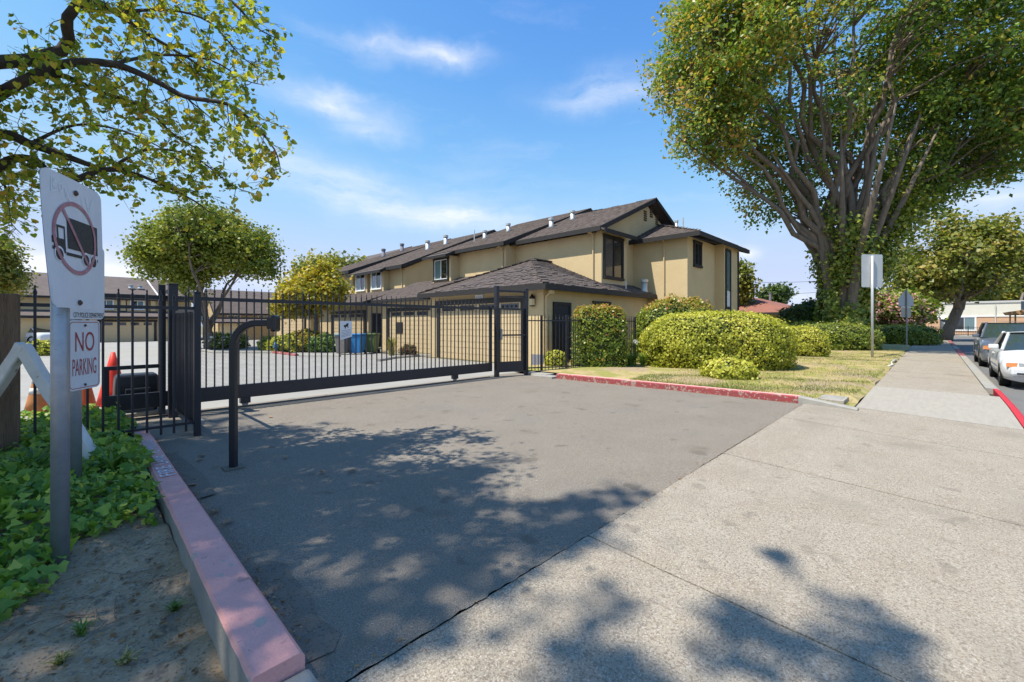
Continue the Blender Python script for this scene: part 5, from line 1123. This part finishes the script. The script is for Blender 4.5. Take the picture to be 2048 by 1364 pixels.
# fallen leaves on the asphalt, one by one
sv, sf = SHAPES['heart']; FL = bpy.data.meshes.new('fallen_leaf'); FL.from_pydata([(a * .075 - .03, c * .06, .012 + abs(c) * .02 + h_ * .02) for a, c, h_ in sv], [], sf); FL.materials.append(mat('dead_leaf', (.34, .23, .14), .8, (.22, .12, .06), 40, (.3, .7)))
for px, py, lb in ((405, 913, 'pale curled leaf on the asphalt near the fence post'), (397, 922, 'darker curled leaf beside the pale one near the fence post'), (570, 916, 'brown leaf right of the card reader post'), (645, 946, 'brown leaf on the shaded driveway'), (456, 1046, 'brown leaf close to the pink kerb'), (384, 973, 'curled leaf touching the pink kerb'), (540, 835, 'dry leaf below the sliding gate'), (705, 944, 'small leaf in the middle of the driveway shade'), (430, 1024, 'tiny leaf by the kerb')):
    p = gp(px, py); o = link('fallen_leaf', FL, None, (p.x, p.y, 0)); o.rotation_euler = (random.uniform(-.2, .2), random.uniform(-.2, .2), random.uniform(0, 6)); tag(o, lb, 'leaf', 'fallen leaves on the driveway')

n = 420; yk = rng.uniform(2.1, 7.4, n); xk = .74 + .05 * (yk - 1.9) / 5.3 + np.abs(rng.normal(0, .05, n)); yr = rng.uniform(1.9, 7.4, n); xr = 9.68 - .24 * (yr - 1.8) / 5.65 - np.abs(rng.normal(0, .05, n)); xj = rng.uniform(.8, 9.5, 160); yj = 1.785 + rng.normal(0, .03, 160)
P = np.concatenate([np.stack([xk, yk, 0 * xk + .01], 1), np.stack([xr, yr, 0 * xr + .01], 1), np.stack([xj, yj, 0 * xj + .006], 1)])
o = leaves('kerb_litter', P, np.tile(np.array([[0, 0, 1.0]]), (len(P), 1)), .022, 'narrow', MATS['leaf_brown'], None, None, .3); tag(o, 'crumbs of dry leaves caught along the kerbs and the driveway joint', 'leaf litter', kind='stuff')
n = 2600; X = rng.uniform(-1.5, .5, n); Y = rng.uniform(1.9, 5.0, n); Zi = np.array([bz(a, b) for a, b in zip(X, Y)]) + .002
V = []; F = []
for k in range(n):
    r_ = .004 + .011 * random.random() ** 3; b = len(V); c = (X[k], Y[k], Zi[k]); V += [(c[0] + r_ * dx * random.uniform(.6, 1.3), c[1] + r_ * dy * random.uniform(.6, 1.3), c[2] + r_ * dz * .7) for dx, dy, dz in ((1, 0, 0), (0, 1, 0), (-1, 0, 0), (0, -1, 0), (0, 0, 1))]; F += [(b, b + 1, b + 4), (b + 1, b + 2, b + 4), (b + 2, b + 3, b + 4), (b + 3, b, b + 4)]
o = npmesh('soil_crumbs', V, F, mat('crumb', (.36, .29, .21), .95, (.16, .12, .085), 3, (.35, .65)), None, None, 'stuff'); tag(o, 'small soil crumbs and pebbles on the bare bed', 'soil')
# ================================================================ overhanging tree at the left (trunk just outside the picture)
OT = thing('overhanging_tree', 'yellowing heart leaved tree overhanging the signs and driveway from the left', 'tree', (-3.0, 5.2, 0))
tb = MB(); tb.tube([(-3, 5.2, -.2), (-2.95, 5.15, 1.0), (-2.8, 5.1, 2.0), (-2.6, 5.05, 2.5)], [.24, .19, .17, .15], 12)
BR = []   # polylines with radii
def limb(pts, r0, r1):
    pts = [Vector(p) for p in pts]; f = []
    for i in range(len(pts) - 1):
        for k in range(4):
            t = k / 4; p0 = pts[max(i - 1, 0)]; p1 = pts[i]; p2 = pts[i + 1]; p3 = pts[min(i + 2, len(pts) - 1)]
            f.append(.5 * ((2 * p1) + (p2 - p0) * t + (2 * p0 - 5 * p1 + 4 * p2 - p3) * t * t + (3 * p1 - p0 - 3 * p2 + p3) * t ** 3))
    f.append(pts[-1]); n = len(f); rs = [r0 + (r1 - r0) * (k / (n - 1)) ** .8 for k in range(n)]
    tb.tube(f, rs, 8); BR.append((f, rs)); return f
H = Vector((-2.6, 5.05, 2.4))
def S_(px, py, d): return at(px, py, d)
limb([H, S_(-160, 280, 4.0), S_(0, 268, 4.3), S_(60, 288, 4.4), S_(130, 312, 4.5), S_(180, 330, 4.6), S_(215, 342, 4.7)], .075, .02)
limb([H, S_(-140, 380, 4.1), S_(-20, 340, 4.3), S_(35, 316, 4.4), S_(80, 325, 4.5), S_(100, 360, 4.6)], .08, .02)
limb([H, S_(-120, 210, 3.9), S_(35, 168, 4.0), S_(116, 130, 4.1), S_(225, 128, 4.15), S_(317, 165, 4.2), S_(370, 193, 4.2), S_(454, 208, 4.2), S_(503, 243, 4.15), S_(549, 299, 4.1), S_(562, 345, 4.1)], .062, .003)
limb([S_(60, 160, 4.05), S_(120, 150, 4.2), S_(197, 183, 4.4), S_(260, 202, 4.5), S_(310, 232, 4.6), S_(345, 267, 4.6), S_(400, 300, 4.6)], .035, .004)
limb([S_(140, 365, 4.4), S_(205, 340, 4.55), S_(260, 345, 4.6), S_(317, 366, 4.6), S_(387, 401, 4.6), S_(420, 425, 4.6)], .035, .004)
limb([H, S_(60, 120, 4.3), S_(135, 35, 4.4), S_(160, 6, 4.4), S_(200, 6, 4.5), S_(230, 25, 4.5), S_(299, 70, 4.5), S_(352, 102, 4.6), S_(430, 150, 4.6)], .07, .004)
limb([S_(160, 6, 4.4), S_(260, -40, 4.6), S_(380, -50, 4.7), S_(468, 7, 4.7), S_(510, 53, 4.7), S_(560, 80, 4.7)], .04, .003)
limb([S_(230, 25, 4.5), S_(340, 20, 4.9), S_(420, 45, 5.0), S_(480, 110, 5.0), S_(520, 140, 5.0)], .02, .003)
limb([S_(225, 128, 4.15), S_(320, 110, 4.5), S_(420, 120, 4.7), S_(490, 160, 4.8), S_(530, 170, 4.8)], .018, .003)
limb([S_(215, 342, 4.7), S_(290, 300, 4.9), S_(380, 310, 5.0), S_(450, 360, 5.0), S_(485, 382, 5.0)], .02, .003)
limb([S_(60, 288, 4.4), S_(150, 250, 4.9), S_(240, 260, 5.2), S_(330, 300, 5.3), S_(370, 340, 5.3)], .02, .004)
limb([S_(-20, 340, 4.3), S_(30, 400, 5.0), S_(20, 440, 5.2), S_(45, 470, 5.2)], .015, .003)
limb([S_(370, 193, 4.2), S_(440, 250, 4.4), S_(480, 270, 4.5)], .008, .002)
nview = len(BR)
# limbs overhead, outside the picture; they throw the shade over the kerb and driveway
tips = []
for k in range(26):
    a = R(-115 + 14.5 * k / 25 * 13); r = random.uniform(2.4, 4.6); e_ = H + Vector((math.cos(a) * r, math.sin(a) * r, random.uniform(1.6, 3.4)))
    tips.append(e_)
ov0 = [(.5, 4.6, 4.9), (.2, 3.0, 5.0), (-.2, 8.0, 5.0), (.2, 5.9, 5.6), (1.3, 4.3, 4.7), (-.8, 6.6, 5.4)]
ov = [(x_ - .6, y_ + .25, z_ + 1.2) for x_, y_, z_ in ov0]
for q in ov:
    q = Vector(q); m1 = H.lerp(q, .5) + Vector((0, 0, .5)); limb([H, m1, q], .05, .006)
tb.build('trunk', 'bark_dark', OT, smooth=True)
tw = MB(); LP = []; LD = []; LV = []
def leafrow(p, q, vis, dens):
    n = max(1, int((q - p).length / dens))
    for k in range(n):
        c = p.lerp(q, (k + random.random()) / n) + Vector((random.gauss(0, .018), random.gauss(0, .018), random.gauss(-.015, .018)))
        LP.append(tuple(c)); LV.append(vis)
for bi, (f, rs) in enumerate(BR):
    vis = bi < nview; step = .062 if vis else .13; acc = 0
    for i in range(len(f) - 1):
        p, q = f[i], f[i + 1]; acc += (q - p).length
        if rs[i] > .07: continue
        while acc > step:
            acc -= step; d = (q - p).normalized(); side = Vector((random.gauss(0, 1), random.gauss(0, 1), random.gauss(.0, .8))); side = (side - d * side.dot(d)).normalized()
            t = (side * 1.0 + d * random.uniform(.2, .9) + Vector((0, 0, random.uniform(-.55, .25)))).normalized(); l = random.uniform(.2, .62) if vis else random.uniform(.3, .8)
            if vis and rs[i] < .01: l *= .6
            pts = [p]; 
            for j in range(4): t = (t + Vector((random.gauss(0, .28), random.gauss(0, .28), random.gauss(-.12, .25)))).normalized(); pts.append(pts[-1] + t * l / 4)
            if vis or bi % 2: tw.tube(pts, [.0042, .0036, .003, .0024, .0016], 4, False)
            for a_, b_ in zip(pts[1:], pts[2:]): leafrow(a_, b_, vis, .03 if vis else .02)
            for _ in range(3 if vis else 1):
                j = random.randint(1, 3); t2 = (t + Vector((random.gauss(0, .8), random.gauss(0, .8), random.gauss(-.2, .5)))).normalized(); e2 = pts[j] + t2 * random.uniform(.08, .24); tw.tube([pts[j], e2], [.0025, .0013], 3, False); leafrow(pts[j].lerp(e2, .35), e2, vis, .03 if vis else .02)
tw.build('twigs', 'bark_dark', OT, kind='stuff')
LP = np.array(LP); LV = np.array(LV)
if (~LV).any():
    E_ = LP[~LV]; E_ = np.repeat(E_, 3, 0) + rng.normal(0, .2, (len(E_) * 3, 3)); LP = np.concatenate([LP[LV], E_]); LV = np.concatenate([np.ones(LV.sum(), bool), np.zeros(len(E_), bool)])
# a tall tree out of view to the left: its crown is laid out by where its shade falls
TT = thing('tall_tree', 'tall tree standing out of view left of the driveway and shading it', 'tree', (-8.2, 6.6, 0))
m_ = 20000; gy = rng.uniform(-2.0, 8.6, m_); lim_ = np.interp(gy, [-2.5, -.3, .64, 1.72, 2.65, 5.05, 7, 8.9], [2.6, 2.9, 3.2, 3.55, 3.15, 2.75, 2.2, 1.6]); gx = rng.uniform(-1.6, 4.2, m_)
cl_ = np.sin(gx * 2.5 + 1.7 * np.sin(gy * 1.6)) * np.cos(gy * 3.1 + 1.2 * np.sin(gx * 1.9)) + .4 * np.sin(gx * 5 + gy * 4)
pr = np.clip((lim_ + .35 * np.sin(gy * 4.1) + .2 * np.sin(gy * 9.7) - gx) / .8, 0, 1) * np.where(gy < 1.75, .05 + .4 * (cl_ > .1), .68 + .32 * (cl_ > -.5)); kp = rng.uniform(0, 1, m_) < pr; gx, gy = gx[kp], gy[kp]
gz = rng.uniform(12.5, 16.5, len(gx)); HC = np.stack([gx - .5 * gz, gy + .195 * gz, gz], 1)
leaves('crown', HC, np.tile(np.array([[0, 0, .6]]), (len(HC), 1)), .2, 'diamond', MATS['leaf_near'], TT, None, .8)
tt = MB(); tt.tube([(-8.2, 6.6, -.3), (-8.1, 6.6, 4), (-7.9, 6.5, 9)], [.42, .34, .26], 10)
for k in range(12):
    q = Vector(HC[int(len(HC) * (k + .5) / 12)]); tt.tube([(-7.95, 6.55, 7 + .2 * k), Vector((-7.9, 6.5, 10)).lerp(q, .5) + Z(1), q], [.14, .08, .02], 6)
tt.build('trunk', 'bark', TT, smooth=True)
dep = LP @ np.array([ca, sa, 0]); lat = LP @ np.array([sa, -ca, 0]); pxs = 1024 + 870 * lat / np.maximum(dep, .1); pys = 648 - 870 * (LP[:, 2] - 1.5) / np.maximum(dep, .1)
inv = (dep > .3) & (pxs > -60) & (pxs < 2100) & (pys > -60) & (pys < 1400)
drop = (~LV) & inv; LP, LV, dep, inv = LP[~drop], LV[~drop], dep[~drop], inv[~drop]
# the nearest leaves in view are pieces of their own
order = np.argsort(np.where(LV & inv, dep, 99))[:260]; solo = np.zeros(len(LP), bool); solo[order] = True
tint = np.clip(rng.beta(1.8, 2.6, len(LP)) + .12 * np.sin(LP[:, 0] * 3) * np.cos(LP[:, 1] * 2.3), 0, 1)
leaves('crown', LP[~solo], np.tile(np.array([[0, -.1, .75]]), ((~solo).sum(), 1)), .054, 'heart', MATS['leaf_near'], OT, tint[~solo], .75, droop=.9)
lms = []
for k in range(6):
    sv, sf = SHAPES['heart']; me = bpy.data.meshes.new('leaf'); me.from_pydata([(a * .056, c * .056, h_ * .056 * (1 + .3 * k)) for a, c, h_ in sv], [], sf); at_ = me.attributes.new('tint', 'FLOAT', 'FACE'); at_.data.foreach_set('value', [.12 + .14 * k] * len(sf)); me.materials.append(MATS['leaf_near']); lms.append(me)
for i in np.where(solo)[0]:
    o = link('leaf', lms[random.randint(0, 5)], OT, Vector(LP[i]) - OT.location); o.rotation_euler = (random.gauss(0, .6), random.gauss(.7, .6), random.uniform(0, 6.28))
# ================================================================ vehicles
mat('car_white', (.66, .665, .67), .28, spec=.5, coat=.6); mat('car_grey', (.1, .115, .145), .3, spec=.5, coat=.6); mat('car_red', (.06, .006, .008), .3, spec=.5, coat=.5)
mat('tyre', (.012, .012, .012), .9); mat('rim', (.42, .42, .43), .35, metal=.8); mat('car_black', (.01, .01, .012), .5)
glassmat('car_glass', (.03, .045, .042), .05); mat('lamp_clear', (.26, .27, .26), .15, spec=.8); mat('lamp_amber', (.6, .22, .08), .2, spec=.8); mat('plate_grey', (.45, .45, .48), .5)
def car(name, label, x0, yc, z0, Ln, Wd, Ht, paint, axles, hood, cowl, roof_a, roof_b, tail, hoodz, beltz, face=1, wr=.31, ang=0):
    """front bumper at x0, body along +x, centre line yc; station distances measured from the front"""
    T = thing(name, label, 'car', (x0, yc, z0)); hw = Wd / 2
    G = lambda x, y, z: (x0 + x * math.cos(ang) - y * math.sin(ang), yc + x * math.sin(ang) + y * math.cos(ang), z0 + z)
    def zt(x):
        pts = [(0, hoodz * .78), (.12, hoodz * .86), (hood * .5, hoodz * .97), (cowl, beltz), (roof_b + .5, beltz + .02), (tail, beltz * 1.0), (Ln - .1, beltz * .93), (Ln, beltz * .7)]
        for (a, b), (c, d) in zip(pts, pts[1:]):
            if a <= x <= c: return b + (d - b) * (x - a) / (c - a)
        return pts[-1][1]
    def hwf(x): return hw * (1 - .2 * max(0, 1 - x / .55) ** 2 - .14 * max(0, 1 - (Ln - x) / .5) ** 2)
    mb = MB(); xs = [0, .06, .2] + [.2 + (Ln - .5) * k / 40 for k in range(1, 40)] + [Ln - .25, Ln - .06, Ln]; ncs = 0
    for x in xs:
        h = hwf(x); t = zt(x); lo = .2
        for ax in axles:
            dx = abs(x - ax)
            if dx < wr + .06: lo = max(lo, wr + math.sqrt(max((wr + .06) ** 2 - dx * dx, 0)))
        lo = min(lo, t - .12)
        half = [(0, .2), (h * .82, .2), (h * .94, lo if lo > .21 else .24), (h * .99, max(lo + .03, .42)), (h, max(lo + .05, .55)), (h * .97, max(t - .12, lo + .07)), (h * .9, t - .03), (h * .6, t + .005), (0, t + .02)]
        ring = half + [(-y, z) for y, z in reversed(half[1:-1])]; ncs = len(ring)
        mb.v += [G(x, y, z) for y, z in ring]
    for i in range(len(xs) - 1):
        for k in range(ncs): a = i * ncs + k; b = i * ncs + (k + 1) % ncs; mb.f.append((a, b, b + ncs, a + ncs))
    mb.f += [tuple(range(ncs)), tuple((len(xs) - 1) * ncs + k for k in range(ncs))]
    mb.build('body', paint, T, smooth=True)
    # cabin: glass block with painted roof and pillars
    cw, rw = hw * .9, hw * .7; zb, zr = beltz - .01, Ht
    st = [(cowl - .05, zb, cw), (roof_a, zr - .03, rw), (roof_b, zr - .03, rw), (tail, zb, cw * .96)]
    cp = [[G(x, s * w_, z) for s in (1, -1)] for x, z, w_ in st]; base = [[G(x, s * cw, zb - .02) for s in (1, -1)] for x in (cowl, tail)]
    for nm, q in (('windshield', [cp[0][0], cp[0][1], cp[1][1], cp[1][0]]), ('rear_window', [cp[3][0], cp[3][1], cp[2][1], cp[2][0]])): MB().add(q, [(0, 1, 2, 3)]).build(nm, 'car_glass', T)
    for s in (0, 1): MB().add([cp[0][s], cp[1][s], cp[2][s], cp[3][s]], [(0, 1, 2, 3)]).build('side_window', 'car_glass', T)
    mb = MB().grid(lambda u, v: G(roof_a - .06 + (roof_b - roof_a + .12) * u, rw * 1.04 * (2 * v - 1), zr - .03 + .05 * (1 - (2 * v - 1) ** 2) * (1 - .4 * (2 * u - 1) ** 2) + .008), 8, 8); mb.build('roof', paint, T, smooth=True)
    for s in (0, 1):
        for a, b, r in ((cp[0][s], cp[1][s], .035), (cp[1][s], cp[2][s], .032), (cp[2][s], cp[3][s], .05)): MB().tube([a, b], r, 6).build('pillar', paint, T)
        xm = (roof_a + roof_b) / 2 + .1; sg_ = 1 - 2 * s; MB().tube([G(xm, sg_ * cw * 1.0, zb), G(xm - .05, sg_ * rw * 1.01, zr - .03)], .028, 5).build('pillar', 'car_black', T)
        MB().obox(G(cowl + .22, sg_ * (cw + .14), beltz + .07), (1, 0, 0), (0, 1, 0), (0, 0, 1), .06, .1, .065).build('mirror', paint, T, bevel=.03)
        MB().beam(G(axles[0] + wr + .12, sg_ * (hw + .006), .5), G(axles[1] - wr - .12, sg_ * (hw + .006), .52), .012, .04).build('side_moulding', 'base_grey', T)
        MB().beam(G(xm - .08, sg_ * (hw * .985), beltz - .14), G(xm + .08, sg_ * (hw * .985), beltz - .14), .04, .03).build('door_handle', paint, T)
        MB().beam(G(cowl + .05, sg_ * (hw * .995 + .002), .3), G(cowl + .1, sg_ * (hw * .97 + .002), beltz - .08), .004, .012, (1, 0, 0)).build('door_seam', 'car_black', T)
        # lamps follow the nose
        h0 = hwf(.1)
        MB().prism([G(.02, sg_ * h0 * .42, hoodz * .70), G(.05, sg_ * h0 * .8, hoodz * .70), G(.07, sg_ * h0 * .8, hoodz * .84), G(.05, sg_ * h0 * .42, hoodz * .82)], (-.075, 0, 0)).build('headlight', 'lamp_clear', T)
        MB().prism([G(.05, sg_ * h0 * .815, hoodz * .70), G(.2, sg_ * h0 * 1.035, hoodz * .7), G(.22, sg_ * h0 * 1.03, hoodz * .82), G(.07, sg_ * h0 * .815, hoodz * .84)], (-.075, sg_ * .02, 0)).build('turn_signal', 'lamp_amber', T)
        for ax in axles:
            c = G(ax, sg_ * (hw - .11), wr); w_ = MB().lathe(c, [(wr * .62, -.1), (wr * .96, -.1), (wr, -.07), (wr, .07), (wr * .96, .1), (wr * .62, .1), (wr * .6, .06)], 28, (0, sg_, 0)).build('wheel', 'tyre', T, smooth=False)
            MB().lathe(c, [(wr * .62, .05), (wr * .62, .075), (wr * .5, .06), (wr * .2, .09), (.03, .1)], 14, (0, sg_, 0)).build('rim', 'rim', w_)
    MB().obox(G(-.03, 0, .46), (1, 0, 0), (0, 1, 0), (0, 0, 1), .09, hw * .86, .115).build('bumper', paint, T, bevel=.06); MB().obox(G(-.125, 0, .415), (1, 0, 0), (0, 1, 0), (0, 0, 1), .012, hw * .74, .018).build('bumper_strip', 'car_black', T); MB().obox(G(-.01, 0, hoodz * .665), (1, 0, 0), (0, 1, 0), (0, 0, 1), .06, hw * .8, .008).build('panel_gap', 'car_black', T)
    MB().obox(G(-.1, 0, .33), (1, 0, 0), (0, 1, 0), (0, 0, 1), .02, hw * .45, .055).build('air_intake', 'car_black', T)
    MB().obox(G(-.14, 0, .375), (1, 0, 0), (0, 1, 0), (0, 0, 1), .006, .17, .06).build('licence_plate', 'plate_grey', T)
    MB().obox(G(.0, 0, hoodz * .77), (1, 0, 0), (0, 1, 0), (0, 0, 1), .035, hw * .38, .05).build('grille', 'car_black', T)
    return T
car('sedan', 'white sedan parked first at the red street kerb', 16.55, -2.12, -.145, 4.7, 1.8, 1.42, 'car_white', (.92, 3.65), 1.1, 1.35, 2.05, 3.2, 4.0, .8, .95)
car('parked_suv', 'dark grey taller car parked behind the white sedan', 24.0, -2.15, -.145, 4.7, 1.86, 1.72, 'car_grey', (.95, 3.7), 1.1, 1.3, 1.95, 3.9, 4.5, 1.0, 1.12, wr=.36)
p = at(75, 648, 37); car('sedan', 'white car parked across the court behind the bent barrier', p.x - 1.2, p.y + 2.2, -.12, 4.5, 1.78, 1.35, 'car_white', (.9, 3.5), 1.1, 1.35, 2.0, 3.1, 3.9, .78, .92, ang=R(-62))
p = at(1728, 648, 36); car('parked_suv', 'dark red vehicle half hidden behind the low hedge', p.x - 1, p.y + 1.4, .1, 4.5, 1.8, 1.72, 'car_red', (.95, 3.6), 1.1, 1.3, 1.95, 3.9, 4.4, 1.0, 1.12, ang=R(-20))
# ================================================================ bins, hydrant, far props
mat('bin_blue', (.02, .17, .42), .5, (.025, .2, .47), 4, (.3, .7)); mat('bin_green', (.1, .15, .04), .55); mat('bin_grey', (.2, .18, .165), .6); mat('bin_teal', (.25, .38, .42), .6)
def wbin(px, d, body, lid, label):
    p = at(px, 648, d); c = Vector((p.x, p.y, -.03)); T = thing('wheelie_bin', label, 'bin', c, 'bins beside the garage'); f = Vector((-.8, -.6, 0)); s = Vector((.6, -.8, 0)); mb = MB()
    for z, a in ((.06, .23), (.5, .26), (.95, .29)): mb.v += [tuple(c + f * a * i * 1.1 + s * a * j + Z(z)) for i, j in ((-1, -1), (1, -1), (1, 1), (-1, 1))]
    for i in range(2):
        for k in range(4): a = i * 4 + k; b = i * 4 + (k + 1) % 4; mb.f.append((a, b, b + 4, a + 4))
    mb.f += [(0, 1, 2, 3), (8, 9, 10, 11)]; mb.build('body', body, T, bevel=.03)
    MB().obox(c + Z(1.0), f, s, (0, 0, 1), .36, .32, .045).build('lid', lid, T, bevel=.03); MB().obox(c - f * .37 + Z(.97), f, s, (0, 0, 1), .03, .25, .025).build('handle', lid, T)
    for j in (-1, 1): MB().lathe(c - f * .25 + s * .27 * j + Z(.1), [(.02, -.03), (.1, -.03), (.1, .03), (.02, .03)], 14, s).build('wheel', 'tyre', T)
wbin(686, 22.0, 'bin_grey', 'bin_teal', 'grey bin with a pale blue lid left of the blue bin'); wbin(716, 22.2, 'bin_blue', 'bin_blue', 'bright blue recycling bin seen through the gate'); wbin(744, 22.9, 'bin_green', 'bin_green', 'olive green bin right of the blue bin')
p = gp(552, 704); T = thing('hydrant', 'small blue valve post at the bed corner beyond the gate', 'hydrant', (p.x, p.y, -.03))
MB().lathe((p.x, p.y, -.03), [(.1, 0), (.1, .05), (.07, .07), (.07, .4), (.1, .42), (.1, .47), (.06, .55), (.03, .6)], 12).build('barrel', mat('hydrant_blue', (.08, .25, .5), .5), T); MB().lathe((p.x - .13, p.y, .3), [(.045, 0), (.045, .26)], 10, (1, 0, 0)).build('nozzle', 'hydrant_blue', T)
T = thing('portable_toilet', 'dark grey portable toilet with white roof in front of the peach wall', 'toilet', (80.5, -1.0, 0)); pp = Vector((80.5, -1.15, 0)); mat('toilet_grey', (.09, .1, .105), .6)
MB().box(79.9, 81.1, -1.85, -.45, 0, 2.1).build('cabin', 'toilet_grey', T, bevel=.04)
MB().lathe((80.5, -1.15, 2.1), [(.95, 0), (.9, .1), (.6, .25), (.1, .34)], 16).build('roof', 'vinyl', T, smooth=True)
MB().box(79.86, 79.9, -1.7, -.6, .1, 1.95).build('door', mat('toilet_door', (.13, .14, .15), .6), T)
MB().add([(79.85, -1.15 + .36 * math.cos(t), 1.62 + .13 * math.sin(t)) for t in [2 * math.pi * k / 20 for k in range(20)]], [tuple(range(20))]).build('badge', 'vinyl', T)
T = thing('school_fence', 'thin black railing in front of the peach building', 'fence', (79.7, -4, 0))
for z in (1.1, .15): MB().box(79.68, 79.72, -14, 1.4, z - .02, z + .02).build('rail', IR, T)
pmf = picket_mesh('picket', .1, 1.12, .025, False)
for k in range(100): pick(pmf, 79.7, -13.9 + .153 * k, T)
for k in range(8): postobj(79.7, -13.9 + 2.18 * k, 0, 1.25, .08, T, cap=False)
T = thing('shade_shelter', 'low tan gabled shelter roof near the far building', 'shelter', (70, -8, 0)); mat('tan_roof', (.4, .22, .1), .8)
MB().prism([(68, -5.6, 2.45), (68, -5.4, 2.75), (68, -8.5, 3.35), (68, -12, 2.75), (68, -12, 2.45)], (5, 0, 0)).build('roof', 'tan_roof', T)
for y in (-6, -11.5):
    for x_ in (68.3, 72.7): MB().box(x_, x_ + .12, y, y + .12, 0, 2.6).build('leg', 'tan_roof', T)
T = thing('basketball_hoop', 'small grey basketball backboard rising over the parked cars', 'backboard', (66, -6.3, 0))
MB().box(66, 66.05, -7.2, -6.1, 2.9, 3.75).build('backboard', mat('board_grey', (.3, .32, .36), .5), T); MB().tube([(66.5, -6.65, 0), (66.3, -6.65, 3.1)], .06).build('pole', 'base_grey', T); MB().lathe((65.75, -6.65, 3.0), [(.22, 0), (.24, 0), (.24, .02), (.22, .02)], 16).build('rim', 'cone_orange', T)
p = at(1636, 648, 70); T = thing('utility_pole', 'brown utility pole rising behind the red brown roof', 'pole', (p.x, p.y, 0)); MB().tube([(p.x, p.y, 0), (p.x, p.y, 9)], [.17, .12], 10).build('shaft', 'old_wood', T); MB().beam((p.x - 1, p.y + 1, 8.3), (p.x + 1, p.y - 1, 8.3), .1, .12).build('crossarm', 'old_wood', T)
for dz, lb in ((6.6, 'lower overhead wire crossing behind the townhouse end'), (8.4, 'upper overhead wire at the utility pole')):
    a, b = at(1390, 610, 62), Vector((p.x, p.y, dz)); c = at(1900, 560, 75); a.z = dz - .6; c.z = dz; pts = []
    for s, e in ((a, b), (b, c)):
        for k in range(10): t = k / 10; q = s.lerp(e, t); q.z -= .6 * 4 * t * (1 - t) * .5; pts.append(q)
    tag(MB().tube(pts, .025, 4).build('overhead_wire', 'car_black'), lb, 'wire')
p = at(1724, 612, 33); T = thing('satellite_dish', 'white satellite dish beside the ivy trunk', 'dish', p)
MB().lathe(p, [(.02, 0), (.3, .04), (.5, .12), (.52, .12), (.3, .03), (.02, -.02)], 20, Vector((-.5, -.5, .5))).build('reflector', 'vinyl', T, smooth=True); MB().tube([p, p - Z(p.z)], .03).build('mast', 'base_grey', T)
